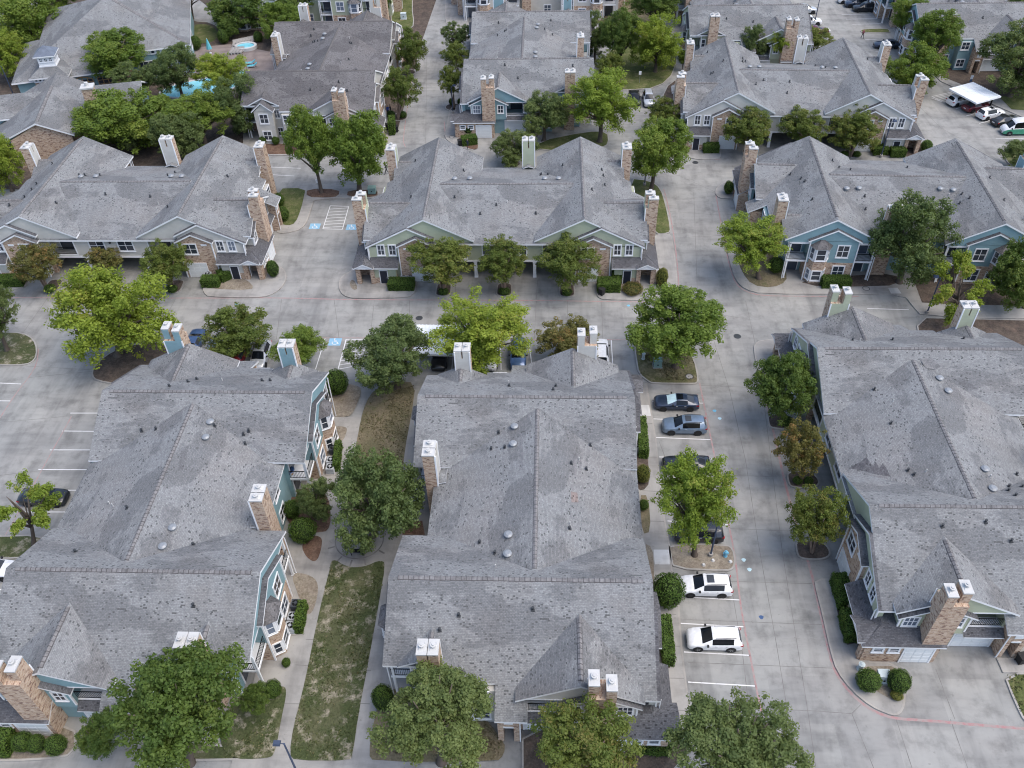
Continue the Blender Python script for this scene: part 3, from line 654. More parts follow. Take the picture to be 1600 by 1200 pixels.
def downspout(root, u, v, z1, z0=0.0, du=0, dv=0):
    def fn():
        mb = MB(); mb.tube([(du*3, dv*3, z1), (0, 0, z1-0.35), (0, 0, 0.25), (-du*1.2, -dv*1.2, 0.08)], [0.055]*4, 6); return mb.mesh('downspout', ['trim'])
    obj('downspout', cached(('ds', z1, du, dv), fn), root, (u, v, 0))
def ridge_caps(root, p0, p1, wide, drop, mat):
    """overlapping cap shingles along a ridge; drop is the fall over the half width"""
    p0, p1 = Vector(p0), Vector(p1); d = p1-p0; L_ = d.length; d.normalize(); q = Vector((-d.y, d.x, 0)).normalized()
    n = max(3, int(L_/0.42)); mb = MB(); rnd = random.Random(int(L_*100))
    for k in range(n):
        a = p0+d*(L_*k/n); b = p0+d*(L_*(k+1)/n+0.05); w = wide*(1+rnd.uniform(-0.06, 0.06)); up0 = 0.025+rnd.uniform(0, 0.012); up1 = 0.05+rnd.uniform(0, 0.015)
        A = [a+q*w+Vector((0, 0, -drop+up0)), a+Vector((0, 0, up0+0.03)), a-q*w+Vector((0, 0, -drop+up0))]
        B = [b+q*w+Vector((0, 0, -drop+up1)), b+Vector((0, 0, up1+0.03)), b-q*w+Vector((0, 0, -drop+up1))]
        for i in (0, 1): mb.poly([A[i], A[i+1], B[i+1], B[i]])
        mb.poly([B[0], B[1], B[2], b-q*w+Vector((0, 0, -drop-0.02)), b+q*w+Vector((0, 0, -drop-0.02))], 1)
        e = d*0.06; mb.poly([B[0]-e+Vector((0, 0, .004)), B[1]-e+Vector((0, 0, .004)), B[1]+Vector((0, 0, .004)), B[0]+Vector((0, 0, .004))], 1); mb.poly([B[1]-e+Vector((0, 0, .004)), B[2]-e+Vector((0, 0, .004)), B[2]+Vector((0, 0, .004)), B[1]+Vector((0, 0, .004))], 1)
        for i, sg in ((0, 1), (2, -1)): mb.poly([A[i], B[i], B[i]+q*sg*0.07+Vector((0, 0, -0.11)), A[i]+q*sg*0.07+Vector((0, 0, -0.11))], 1)
    return obj('ridge_cap', mb.mesh('ridge_cap', [mat, 'cap_edge']), root)

RZ, RU, PT = 9.1, 10.2, 0.5
def build_apartment(scheme, roofm='shingle', capm='ridge_cap'):
    bare = -1 if roofm == 'shingle_new' else 0      # this end has a projecting gabled bay instead of the small chimney
    sid = 'siding_'+scheme
    root = empty('apartment_building')
    W, B, T = MB(), MB(), MB()            # siding, brick, white trim
    def roof(name, slabs, ridge=None, th=0.22):
        mb = MB(); rm = roofm if name in ('conn', 'wing', 'big', 'small', 'cricket') else ('shingle_dark' if roofm == 'shingle' else roofm)
        for pts in slabs: mb.slab(ccw3(pts), th)
        o = obj('roof', mb.mesh('roof', [rm, 'trim']), root)
        if ridge:
            a, b, wd, dr = ridge; ridge_caps(o, a, b, wd, dr, capm)
        return o
    def ccw3(p):
        return p if sum(p[k][0]*p[(k+1) % len(p)][1]-p[(k+1) % len(p)][0]*p[k][1] for k in range(len(p))) > 0 else p[::-1]
    # connector (carport open below on the -v side)
    W.box(-9.2, 9.2, -7.6, 9.2, 2.65, 5.55); W.box(-9.2, 9.2, -3.4, 9.2, 0, 2.66)
    W.box(-5.0, 5.0, -8.9, -7.6, 2.65, 5.55)
    for s in (1, -1): W.box(s*8.0, s*9.3, -8.9, -7.6, 2.65, 5.55); W.box(s*5.0, s*8.0, -8.9, -7.6, 2.65, 2.95); W.box(s*5.0, s*8.0, -8.9, -7.6, 5.3, 5.55)
    T.box(-9.3, 9.3, -8.96, -8.88, 2.45, 2.72); T.box(-4.1, 4.1, -9.02, -8.9, 5.30, 5.52)
    roof('conn', [[(-9.0, -9.4, 5.5), (9.0, -9.4, 5.5), (9.0, 0, 8.6), (-9.0, 0, 8.6)], [(9.0, 9.6, 5.45), (-9.0, 9.6, 5.45), (-9.0, 0, 8.6), (9.0, 0, 8.6)]],
         ((-8.9, 0, 8.6), (8.9, 0, 8.6), 0.17, 0.056))
    for s in (1, -1):
        def bx(mb, u0, u1, v0, v1, z0, z1, m=0): mb.box(s*u0, s*u1, v0, v1, z0, z1, m)
        def gv(mb, pts, v0, v1, m=0):       # outline in (u,z), extruded in v
            mb.prism([(s*u, v0, z) for u, z in pts], [(s*u, v1, z) for u, z in pts], m)
        def gu(mb, pts, u0, u1, m=0):       # outline in (v,z), extruded in u
            mb.prism([(s*u0, v, z) for v, z in pts], [(s*u1, v, z) for v, z in pts], m)
        d_out = '+u' if s > 0 else '-u'
        zo = lambda u: RZ-PT*(u-RU); zi = lambda u: RZ-PT*(RU-u)
        # walls
        bx(W, 9.2, 15.4, -8.9, 9.6, 0, 5.6); bx(W, 4.4, 9.2, 9.2, 9.6, 0, 5.6)
        bx(W, 15.4, 17.3, -8.9, -2.3, 0, 5.2); bx(W, 15.4, 17.3, -2.3, 0.8, 0, 3.0); bx(W, 15.4, 15.7, -2.3, 0.8, 3.0, 5.3); bx(W, 15.4, 17.3, 0.8, 5.0, 0, 5.2); bx(W, 15.4, 15.9, 5.0, 9.6, 0, 5.95)
        bx(W, 6.8, 12.9, 9.6, 11.7, 2.8, 6.0); bx(B, 6.78, 12.92, 9.6, 11.73, 0, 2.82)
        gv(W, [(3.95, 5.5), (17.6, 5.2), (10.2, 8.9), (3.95, 5.8)], -9.15, -8.95)
        gv(W, [(4.3, 5.65), (15.9, 5.65), (15.9, 5.95), (10.2, 8.85), (4.3, 5.9)], 11.3, 11.48)
        gv(W, [(6.8, 5.95), (12.9, 5.95), (9.9, 7.5)], 11.49, 11.7)
        bx(W, 9.3, 17.7, -9.45, -8.9, 0, 5.2); gv(W, [(9.3, 5.15), (17.7, 5.1), (12.4, 7.7), (9.3, 6.05)], -9.45, -9.16)
        gv(B, [(9.3, 0), (13.7, 0), (13.7, 5.45), (11.4, 6.5), (9.3, 5.45)], -9.85, -9.4)
        bx(W, 17.3, 18.1, -7.9, -2.4, 0, 5.4); bx(B, 17.3, 18.1, -2.4, 1.0, 0, 3.0); bx(W, 17.3, 18.1, 0.8, 1.0, 3.0, 5.4); bx(T, 17.25, 18.13, -2.42, 1.03, 2.98, 3.12)
        gu(W, [(-8.1, 5.35), (1.1, 5.35), (-3.55, 7.68)], 18.1, 18.25); bx(T, 18.08, 18.28, -2.3, 1.15, 5.28, 5.42)
        bx(W, 18.1, 18.5, -7.9, -2.3, 2.6, 5.15); gu(W, [(-7.9, 5.1), (-2.3, 5.1), (-5.0, 6.45)], 18.1, 18.5)
        bx(B, 14.3, 17.2, -10.4, -9.3, 0, 1.0); bx(W, 14.33, 17.2, -10.37, -9.3, 1.0, 2.72)
        bx(B, 17.3, 19.7, -8.6, -4.3, 0, 2.72); bx(B, 19.45, 19.7, -10.4, -8.6, 0, 2.72)
        bx(B, 17.2, 17.75, -10.55, -10.0, 0, 2.75); bx(B, 19.05, 19.6, -10.6, -10.05, 0, 2.75); bx(T, 17.2, 19.6, -10.5, -10.1, 2.35, 2.9)
        bx(B, 17.3, 19.1, 1.05, 1.5, 0, 4.3); bx(B, 17.3, 19.1, 2.3, 2.75, 0, 4.3); bx(B, 17.3, 19.1, 1.5, 2.3, 2.5, 4.3); bx(W, 17.3, 17.6, 2.7, 5.0, 0, 5.2)
        gu(W, [(5.6, 5.9), (10.4, 5.9), (10.4, 6.0), (8.0, 7.2), (5.6, 6.0)], 15.75, 15.95)
        # bay on the garden front, brick below and between, glass above
        bay = [(10.2, 11.6), (10.7, 12.5), (12.2, 12.5), (12.7, 11.6)]
        def bayp(mb, z0, z1, g=0.0):
            p = [(s*(u+(g if u > 11.4 else -g)), v+(g if v > 12 else 0)) for u, v in bay]; mb.prism([(x, y, z0) for x, y in p], [(x, y, z1) for x, y in p])
        bayp(B, 0, 0.55); bayp(B, 2.1, 3.4); bayp(T, 0.55, 2.1, -0.04); bayp(T, 3.4, 5.35, -0.04)
        for z, h in ((1.33, 1.3), (4.45, 1.5)):
            window(root, s*11.45, 12.49, z, '+v', 1.05, h, 1, 2)
            for (ua, va, ub, vb) in ((10.2, 11.6, 10.7, 12.5), (12.2, 12.5, 12.7, 11.6)):
                nx_, ny_ = (vb-va), -(ub-ua)
                if nx_*(ua+ub-22.9) < 0: nx_, ny_ = -nx_, -ny_
                nx_ *= s; window(root, s*(ua+ub)/2, (va+vb)/2+0.02, z, math.atan2(nx_, -ny_), 0.55, h, 1, 2)
        # roofs
        roof('wing', [[(s*u, v, zo(u)) for u, v in ((10.2, -9.4), (18.1, -9.4), (18.1, -7.9), (17.6, -7.9), (17.6, 0.4), (19.6, 0.4), (19.6, 2.9), (17.2, 2.9), (17.2, 5.4), (16.2, 5.4), (16.2, 11.7), (10.2, 11.7))],
                      [(s*u, v, zi(u)) for u, v in ((3.9, -9.4), (10.2, -9.4), (10.2, 11.7), (3.9, 11.7))]], ((s*10.2, -8.6, RZ), (s*10.2, 10.9, RZ), 0.18, 0.09))
        roof('p1', [[(s*u, v, zo(u)) for u, v in ((12.4, -9.68), (18.1, -9.68), (18.1, -9.4), (12.4, -9.4))],
                    [(s*u, v, z) for u, v, z in ((9.0, -9.68, 6.3), (12.4, -9.68, 8.0), (12.4, -8.95, 8.0), (9.0, -8.95, 6.3))]])
        roof('p2', [[(s*u, v, z) for u, v, z in ((8.95, -10.12, 5.58), (11.4, -10.12, 6.8), (11.4, -9.2, 6.8), (8.95, -9.2, 5.58))],
                    [(s*u, v, z) for u, v, z in ((11.4, -10.12, 6.8), (13.95, -10.12, 5.53), (13.95, -9.2, 5.53), (11.4, -9.2, 6.8))]], None, 0.2)
        roof('big', [[(s*u, v, z) for u, v, z in ((11.5, -3.55, 7.95), (11.5, 1.35, 5.5), (18.5, 1.35, 5.5), (18.5, -3.55, 7.95))],
                     [(s*u, v, z) for u, v, z in ((11.5, -3.55, 7.95), (11.5, -8.45, 5.5), (18.5, -8.45, 5.5), (18.5, -3.55, 7.95))]], ((s*12.9, -3.55, 7.95), (s*18.0, -3.55, 7.95), 0.17, 0.085))
        roof('nest', [[(s*u, v, z) for u, v, z in ((17.9, -5.0, 6.72), (17.9, -8.25, 5.1), (18.78, -8.25, 5.1), (18.78, -5.0, 6.72))],
                      [(s*u, v, z) for u, v, z in ((17.9, -5.0, 6.72), (17.9, -1.9, 5.17), (18.78, -1.9, 5.17), (18.78, -5.0, 6.72))]], None, 0.18)
        roof('small', [[(s*u, v, z) for u, v, z in ((12.6, 8.0, 7.4), (12.6, 5.45, 6.13), (16.3, 5.45, 6.13), (16.3, 8.0, 7.4))],
                       [(s*u, v, z) for u, v, z in ((12.6, 8.0, 7.4), (12.6, 10.55, 6.13), (16.3, 10.55, 6.13), (16.3, 8.0, 7.4))]], ((s*14.0, 8.0, 7.4), (s*15.6, 8.0, 7.4), 0.2, 0.1), 0.2)
        roof('low', [[(s*u, v, z) for u, v, z in ((13.9, -10.85, 2.78), (19.98, -10.85, 2.78), (18.4, -9.1, 3.74), (13.9, -9.1, 3.74))],
                     [(s*u, v, z) for u, v, z in ((19.98, -10.85, 2.78), (19.98, -4.05, 2.78), (18.4, -4.05, 3.74), (18.4, -9.1, 3.74))],
                     [(s*u, v, 3.735) for u, v in ((16.9, -9.1), (18.4, -9.1), (18.4, -7.5), (16.9, -7.5))]], None, 0.16)
        roof('skirt', [[(s*u, v, z) for u, v, z in ((18.1, -2.3, 3.08), (18.85, -2.3, 2.6), (18.85, 1.0, 2.6), (18.1, 1.0, 3.08))]], None, 0.14)
        roof('porch', [[(s*u, v, z) for u, v, z in ((17.1, -11.2, 2.95), (18.4, -11.2, 3.6), (18.4, -9.3, 3.6), (17.1, -9.3, 2.95))],
                       [(s*u, v, z) for u, v, z in ((18.4, -11.2, 3.6), (19.7, -11.2, 2.95), (19.7, -9.3, 2.95), (18.4, -9.3, 3.6))]], None, 0.14)
        gv(T, [(17.3, 2.75), (19.5, 2.75), (18.4, 3.4)], -11.05, -10.95)
        roof('nest', [[(s*u, v, z) for u, v, z in ((6.45, 11.98, 6.05), (9.9, 11.98, 7.78), (9.9, 11.0, 7.78), (6.45, 11.0, 6.05))],
                      [(s*u, v, z) for u, v, z in ((9.9, 11.98, 7.78), (13.25, 11.98, 6.1), (13.25, 11.0, 6.1), (9.9, 11.0, 7.78))]], None, 0.2)
        bb = [(s*u, v) for u, v in ((9.9, 11.55), (10.55, 12.75), (12.35, 12.75), (13.0, 11.55))]; tt = [(s*11.1, 11.6), (s*11.2, 11.9), (s*11.7, 11.9), (s*11.8, 11.6)]
        mb = MB(); mb.prism([(x, y, 5.38) for x, y in bb], [(x, y, 6.15) for x, y in tt], 0, 0, 1); obj('bay_roof', mb.mesh('bay_roof', ['shingle_new', 'trim']), root)
        # garden balconies: floors, posts, rails (outer and inner), beams
        for (u0, u1) in ((12.92, 15.4), (4.4, 6.78)):
            bx(T, u0, u1, 9.6, 11.5, 2.72, 2.95); bx(T, u0, u1, 11.2, 11.45, 5.35, 5.68)
            railing(root, s*u0, 11.42, s*u1, 11.42, 2.95)
            door(root, s*(u0+u1)/2, 9.62, '+v', 1.6, 2.1, 2.97, 'window_glass'); door(root, s*(u0+u1)/2, 9.62, '+v', 1.6, 2.1, 0.05, 'window_glass')
        post(root, s*15.25, 11.32, 0, 5.6); post(root, s*4.52, 11.32, 0, 5.6)
        railing(root, s*15.32, 9.65, s*15.32, 11.3, 2.95); railing(root, s*4.46, 9.65, s*4.46, 11.3, 2.95)
        bx(T, 15.2, 15.45, 9.6, 11.45, 5.35, 5.68); bx(T, 4.35, 4.6, 9.6, 11.45, 5.35, 5.68)
        # end balcony and carport-side balcony
        railing(root, s*18.0, -2.35, s*18.0, 0.8, 3.1); railing(root, s*5.05, -8.82, s*7.95, -8.82, 2.95)
        door(root, s*15.72, -0.8, d_out, 1.9, 2.0, 3.05, 'window_glass'); door(root, s*6.6, -7.62, '-v', 1.8, 2.05, 2.97, 'window_glass')
        for a in ((4.86, 5.0, 2.8, 5.4), (8.0, 8.14, 2.8, 5.4)): bx(T, a[0], a[1], -8.97, -8.85, a[2], a[3])
        bx(T, 4.86, 8.14, -8.97, -8.85, 5.28, 5.42); bx(T, 4.86, 8.14, -8.97, -8.85, 2.82, 2.96)
        # carport columns
        post(root, s*3.9, -8.75, 0, 2.5, 0.42, 'trim', 'column'); post(root, s*9.0, -8.6, 0, 2.5, 0.5, 'brick', 'column')
        for u in (1.9, 6.4): garage(root, s*u, -3.42, '-v', 2.5, 2.1)
        # windows and doors
        window(root, s*1.9, -8.9, 4.35, '-v', 1.85, 1.5, 2, 2)
        window(root, s*14.6, -9.45, 4.65, '-v', 0.78, 1.4, 2, 2); window(root, s*16.1, -9.45, 4.65, '-v', 0.78, 1.4, 2, 2)
        window(root, s*10.75, -9.85, 4.45, '-v', 1.6, 1.4, 2, 2)
        T.box(s*12.3, s*13.05, -9.91, -9.83, 4.95, 5.2)
        garage(root, s*10.95, -9.85, '-v', 2.4); door(root, s*16.0, -10.4, '-v')
        window(root, s*18.5, -7.0, 4.35, d_out, 1.05, 1.15, 3, 2); window(root, s*18.5, -3.2, 4.35, d_out, 0.75, 1.15, 2, 2)
        window(root, s*19.7, -9.3, 1.9, d_out, 0.7, 0.5, 1, 2); window(root, s*19.7, -8.0, 1.9, d_out, 0.7, 0.5, 1, 2)
        garage(root, s*19.7, -5.95, d_out, 2.3, 2.1); garage(root, s*18.1, -0.9, d_out, 3.2, 2.15)
        for z in (1.5, 4.55):
            window(root, s*15.9, 6.2, z, d_out, 0.85, 1.25, 2, 2); window(root, s*15.9, 9.15, z, d_out, 0.55, 1.25, 1, 2); window(root, s*17.6, 4.1, z-0.1, d_out, 1.2, 1.2, 2, 2)
            window(root, s*8.55, 11.7 if z > 2 else 11.73, z, '+v', 1.35, 1.6, 2, 2); window(root, s*(6.3 if s > 0 else 1.5), 9.2, z, '+v', 1.3, 1.3, 2, 2)
        door(root, s*17.62, 1.9, d_out, 0.85, 2.05)
        T.box(s*19.08, s*19.14, 1.5, 2.3, 2.35, 2.55); T.box(s*19.1, s*19.15, 1.55, 2.25, 3.0, 3.5)
        # corner boards
        for (u, v, z0, z1) in ((17.7, -9.45, 2.8, 5.15), (13.72, -9.87, 0, 5.4), (9.28, -9.87, 0, 5.4), (6.78, 11.73, 0, 5.9), (12.92, 11.73, 0, 5.9), (18.5, -7.9, 3.0, 5.1), (18.5, -2.3, 3.0, 5.1), (15.95, 9.6, 0, 5.9)):
            T.box(s*u-0.07, s*u+0.07, v-0.07, v+0.07, z0, z1)
        downspout(root, s*17.75, -9.75, 5.0, 0, 0, 0.05); downspout(root, s*19.2, 1.0, 4.3, 0, 0.05*s, 0); downspout(root, s*15.55, 11.6, 5.7, 0, 0.04*s, 0); downspout(root, s*4.3, 11.55, 5.7, 0, 0, -0.04)
        # chimneys
        def chimney(blocks, split, caps, inner):
            mb = MB()
            for b in blocks: mb.box(*b)
            if inner: [mb.box(*q, 1 if max(abs(q[1]-q[0]), abs(q[3]-q[2])) > 0.3 else 2) for q in inner]
            o = obj('chimney', mb.mesh('chimney', ['brick', sid, 'trim']), root)
            for (u0, u1, v0, v1, z) in caps:
                cb = MB(); g = 0.035; cb.box(u0-g if u0 < u1 else u0+g, u1+g if u0 < u1 else u1-g, v0-g, v1+g, z, z+0.14)
                uc, vc = (u0+u1)/2, (v0+v1)/2; ww = abs(u1-u0)/2*0.6; vv = abs(v1-v0)/2*0.7
                cb.prism([(uc-ww, vc-vv, z+0.14), (uc+ww, vc-vv, z+0.14), (uc+ww, vc+vv, z+0.14), (uc-ww, vc+vv, z+0.14)], [(uc-0.2, vc-0.2, z+0.22), (uc+0.2, vc-0.2, z+0.22), (uc+0.2, vc+0.2, z+0.22), (uc-0.2, vc+0.2, z+0.22)])
                obj('chimney_cap', cb.mesh('chimney_cap', ['cap_metal']), o)
                fb = MB(); fb.cyl((uc, vc), 0.17, z+0.2, z+0.4, 14); fb.cyl((uc, vc), 0.23, z+0.4, z+0.46, 14); fb.cyl((uc, vc), 0.10, z+0.46, z+0.54, 14)
                obj('flue', fb.mesh('flue', ['cap_metal']), o)
        zb = 8.5
        chimney([(s*18.2, s*19.75, -6.05, -4.05, 2.5, zb), (s*18.55, s*19.75, -6.05, -5.3, zb-0.01, 9.75), (s*18.2, s*19.4, -4.8, -4.05, zb-0.01, 9.75)], None,
                [(s*18.55, s*19.75, -6.05, -5.3, 9.75), (s*18.2, s*19.4, -4.8, -4.05, 9.75)],
                [(s*18.14, s*18.21, -6.05, -4.05, 6.0, zb)] + [(s*18.10, s*18.22, v-0.06, v+0.06, 6.0, zb) for v in (-6.02, -4.08)] + [(s*18.49, s*18.56, -6.02, -5.33, 8.5, 9.74), (s*18.14, s*18.21, -4.77, -4.08, 8.5, 9.74)])
        if s == bare:
            bx(W, 15.95, 17.3, 6.5, 9.4, 0, 5.6); gu(W, [(6.5, 5.55), (9.4, 5.55), (7.95, 6.75)], 17.1, 17.3)
            roof('small', [[(s*u, v, z) for u, v, z in ((13.5, 7.95, 7.15), (13.5, 6.2, 5.7), (17.6, 6.2, 5.7), (17.6, 7.95, 7.15))], [(s*u, v, z) for u, v, z in ((13.5, 7.95, 7.15), (13.5, 9.7, 5.7), (17.6, 9.7, 5.7), (17.6, 7.95, 7.15))]], None, 0.2)
            for z in (1.5, 4.4): window(root, s*17.3, 7.95, z, d_out, 1.2, 1.4, 2, 2)
        else: chimney([(s*15.95, s*17.2, 7.0, 8.6, 0, 8.7), (s*15.95, s*17.2, 7.0, 7.74, 8.69, 9.6), (s*15.95, s*17.2, 7.86, 8.6, 8.69, 9.6)], None,
                [(s*15.95, s*17.2, 7.0, 7.74, 9.6), (s*15.95, s*17.2, 7.86, 8.6, 9.6)],
                [(s*15.89, s*15.96, 7.0, 8.6, 6.0, 8.7)] + [(s*15.85, s*15.97, v-0.06, v+0.06, 6.0, 9.6) for v in (7.03, 8.57)] + [(s*15.89, s*15.96, 7.05, 7.73, 8.7, 9.58), (s*15.89, s*15.96, 7.87, 8.55, 8.7, 9.58)])
        if s > 0:
            chimney([(1.9, 3.7, 9.2, 10.3, 0, 8.7), (1.9, 2.72, 9.2, 10.3, 8.69, 9.7), (2.88, 3.7, 9.2, 10.3, 8.69, 9.7)], None, [(1.9, 2.72, 9.2, 10.3, 9.7), (2.88, 3.7, 9.2, 10.3, 9.7)],
                    [(1.9, 3.7, 9.12, 9.21, 5.4, 8.7)] + [(u-0.06, u+0.06, 9.08, 9.22, 5.4, 9.7) for u in (1.93, 3.67)] + [(1.95, 2.70, 9.13, 9.21, 8.7, 9.68), (2.9, 3.65, 9.13, 9.21, 8.7, 9.68)])
            roof('cricket', [[(2.0, 8.4, 6.05), (2.8, 8.4, 6.3), (2.8, 9.2, 6.3), (2.0, 9.2, 5.85)], [(2.8, 8.4, 6.3), (3.6, 8.4, 6.05), (3.6, 9.2, 5.85), (2.8, 9.2, 6.3)]], None, 0.1)
    for mb_, n_, m_ in ((W, 'siding_wall', sid), (B, 'brick_wall', 'brick'), (T, 'trim_board', 'trim')):
        for q in mb_.clusters(): obj(n_, q.mesh(n_, [m_]), root)
    # plate and lamp over the carport
    mb = MB(); mb.box(-0.6, 0.6, -8.98, -8.9, 4.05, 4.5); obj('number_plate', mb.mesh('number_plate', ['siding_cream']), root)
    mb = MB(); mb.box(-0.1, 0.1, -9.15, -8.9, 4.75, 4.95); obj('wall_lamp', mb.mesh('wall_lamp', ['vent_dark']), root)
    return root
def roof_z(u, v):
    a = abs(u); zs = []
    if a <= 9.0 and -9.4 <= v <= 9.6: zs.append(8.6-0.33*abs(v) if v < 0 else 8.6-0.328*v)
    if 3.9 <= a <= 10.2: zs.append(RZ-PT*(RU-a))
    if 10.2 < a < 17.0: zs.append(RZ-PT*(a-RU))
    if 11.5 < a < 18.4 and -8.4 < v < 1.3: zs.append(7.95-0.5*abs(v+3.55))
    return max(zs)
def vent_meshes():
    a = MB(); a.cyl((0, 0), 0.27, -0.25, 0.1, 14); a.cyl((0, 0), 0.37, 0.1, 0.17, 14); a.cyl((0, 0), 0.37, 0.17, 0.28, 14, 0, 0.2)
    b = MB(); b.box(-0.15, 0.15, -0.15, 0.15, -0.2, 0.03); b.cyl((0, 0), 0.07, 0.0, 0.24, 8); b.cyl((0, 0), 0.12, 0.24, 0.32, 8)
    c = MB(); c.cyl((0, 0), 0.05, -0.2, 0.35, 7); c.cyl((0, 0), 0.11, -0.2, 0.06, 7, 0, 0.05)
    return a.mesh('turbine_vent', ['vent_grey'], False), b.mesh('roof_vent', ['vent_dark']), c.mesh('pipe_vent', ['cap_metal'])
VM = vent_meshes()
def vents(root, seed):
    rnd = random.Random(seed)
    for u in (7.1, 5.2, -5.2, -7.1): v = 2.3+rnd.uniform(-0.2, 0.2); obj('turbine_vent', VM[0], root, (u+rnd.uniform(-.3, .3), v, roof_z(u, v)+0.1))
    spots = [(rnd.uniform(-8, 8), -2.2-rnd.random()*3) for _ in range(6)]+[(rnd.choice((-1, 1))*(10.2+rnd.uniform(1.0, 4.2)), rnd.uniform(-6, 9)) for _ in range(7)]+[(rnd.choice((-1, 1))*rnd.uniform(4.5, 9), rnd.uniform(2.5, 6)) for _ in range(6)]
    for k, (u, v) in enumerate(spots): obj('roof_vent' if k % 5 else 'pipe_vent', VM[1] if k % 5 else VM[2], root, (u, v, roof_z(u, v)), rnd.uniform(0, 0.3))

SCH = {}
def apartment(scheme, cx, cy, rz, half, label, roofm='shingle', capm='ridge_cap', group='two-storey apartment buildings of one plan'):
    k = (scheme, roofm)
    if k in SCH: o = copy_tree(SCH[k][0])
    else: o = build_apartment(scheme, roofm, capm); SCH[k] = (o,)
    o.location = (cx, cy, 0); o.rotation_euler = (0, 0, rz); o.scale = (half/RU, 1, 1)
    tag(o, label, 'building', group); return o
BL = [('teal', -34.86, 50.66, R(-90), 10.5, 'pale teal apartment building in front at the left, west of the courtyard lawn'),
      ('tan', -0.98, 50.32, R(90), 10.42, 'beige apartment building in the middle front, beside the parking row with white cars'),
      ('green', 36.74, 57.97, R(-90), 10.15, 'pale green apartment building at the right front with big brick chimney and white garages'),
      ('tan', -56.9, 102.1, 0, 10.2, 'beige apartment building with carports at the left of the middle row'),
      ('green', -5.6, 101.2, 0, 9.95, 'pale green apartment building with carports in the centre of the middle row'),
      ('teal', 45.3, 102.9, R(180-2.5), 9.8, 'blue-teal apartment building with bay windows at the right of the middle row'),
      ('tan', -37.3, 145.5, R(90), 10.2, 'apartment building with dark brown roof beside the pool', 'shingle_new', 'ridge_cap_new'),
      ('teal', -4.6, 149.4, R(-90), 10.1, 'blue-teal apartment building standing alone behind the central green building'),
      ('tan', 38.4, 135.2, R(-2.5), 9.65, 'beige apartment building behind the blue-teal one, three small trees before its carports'),
      ('green', 36.4, 171.6, R(90), 10.2, 'apartment building at the top edge, brick chimney in a green gable'),
      ('teal', 76.5, 171.3, R(90), 10.2, 'teal apartment building in the top right corner behind trees'),
      ('green', -50.0, 187.0, R(180), 10.2, 'apartment facade with bay windows at the top edge above the dark brown roof'),
      ('tan', -2.0, 190.5, R(180), 10.0, 'brick-faced apartment building cut off by the top edge, above the lone teal building')]
BO = [apartment(*b) for b in BL]
for i, o in enumerate(BO): vents(o, 11+i*7)
# repaired patches of other shingles on some slopes
def patch(i, pts, mat, dz=0.012):
    _, cx, cy, rz, half = BL[i][:5]; c, sn = math.cos(-rz), math.sin(-rz); out = []
    for p in pts:
        z = 7.5
        for _ in range(12):
            x, y = at(*p, z); x -= cx; y -= cy; u, v = (x*c-y*sn)/(half/RU), x*sn+y*c
            try: z = roof_z(u, v)
            except ValueError: return
        out.append((u, v, z+dz))
    if sum(out[k][0]*out[(k+1) % len(out)][1]-out[(k+1) % len(out)][0]*out[k][1] for k in range(len(out))) < 0: out = out[::-1]
    mb = MB(); mb.poly(out); obj('roof_patch', mb.mesh('roof_patch', [mat]), BO[i])
patch(2, [(1326, 732), (1348, 719), (1354, 714), (1359, 722), (1364, 728), (1369, 722), (1374, 732), (1379, 724), (1386, 733), (1391, 745), (1366, 741), (1345, 735)], 'shingle_dark')
patch(2, [(1487, 591), (1506, 592), (1527, 607), (1512, 610)], 'shingle_mid')
patch(2, [(1437, 560), (1456, 560), (1470, 572), (1462, 578), (1446, 575)], 'shingle_mid')
patch(3, [(187, 361), (212, 360), (214, 372), (188, 372)], 'shingle_mid'); patch(3, [(68, 296), (92, 292), (95, 306), (66, 308)], 'shingle_mid')
patch(0, [(388, 690), (401, 690), (421, 709), (412, 712)], 'shingle_mid')
patch(1, [(812, 686), (817, 686), (817, 735), (811, 735)], 'shingle_mid'); patch(1, [(895, 708), (901, 708), (901, 742), (894, 742)], 'shingle_mid'); patch(1, [(892, 768), (902, 770), (904, 785), (893, 785)], 'shingle_warm')
patch(0, [(283, 700), (296, 695), (286, 735), (278, 737)], 'shingle_mid'); patch(0, [(255, 790), (268, 786), (258, 815), (248, 818)], 'shingle_mid')
patch(5, [(1588, 285), (1598, 284), (1600, 296), (1590, 296)], 'shingle_mid')

# ------------------------------------------------------------------ clubhouse, leasing office, pool
def hip_roof(mb, x0, x1, y0, y1, z, sl, th=0.25):
    w, d = x1-x0, y1-y0; h = min(w, d)/2; zr = z+h*sl
    if w >= d: a, b = (x0+h, (y0+y1)/2, zr), (x1-h, (y0+y1)/2, zr)
    else: a, b = ((x0+x1)/2, y0+h, zr), ((x0+x1)/2, y1-h, zr)
    A, B_, C_, D_ = (x0, y0, z), (x1, y0, z), (x1, y1, z), (x0, y1, z)
    fs = [[A, B_, b, a], [B_, C_, b], [C_, D_, a, b], [D_, A, a]] if w >= d else [[A, B_, a], [B_, C_, b, a], [C_, D_, b], [D_, A, a, b]]
    for f in fs:
        g = [f[0]]
        for p in f[1:]:
            if p != g[-1]: g.append(p)
        if len(g) > 2: mb.slab(g, th)
    return a, b
def mesh_part(name, root, fn, mats):
    mb = MB(); fn(mb); return obj(name, mb.mesh(name, mats), root)
club = tag(empty('clubhouse', (-64.9, 154.7, 0), R(17)), 'large teal clubhouse with hip roof and small windows under the eaves by the pool', 'building')
def _r1(mb): hip_roof(mb, -27, 0.0, 0.0, 27, 5.6, 0.42)
def _r2(mb): hip_roof(mb, -30.5, -11.5, -3.6, 15, 4.1, 0.42)
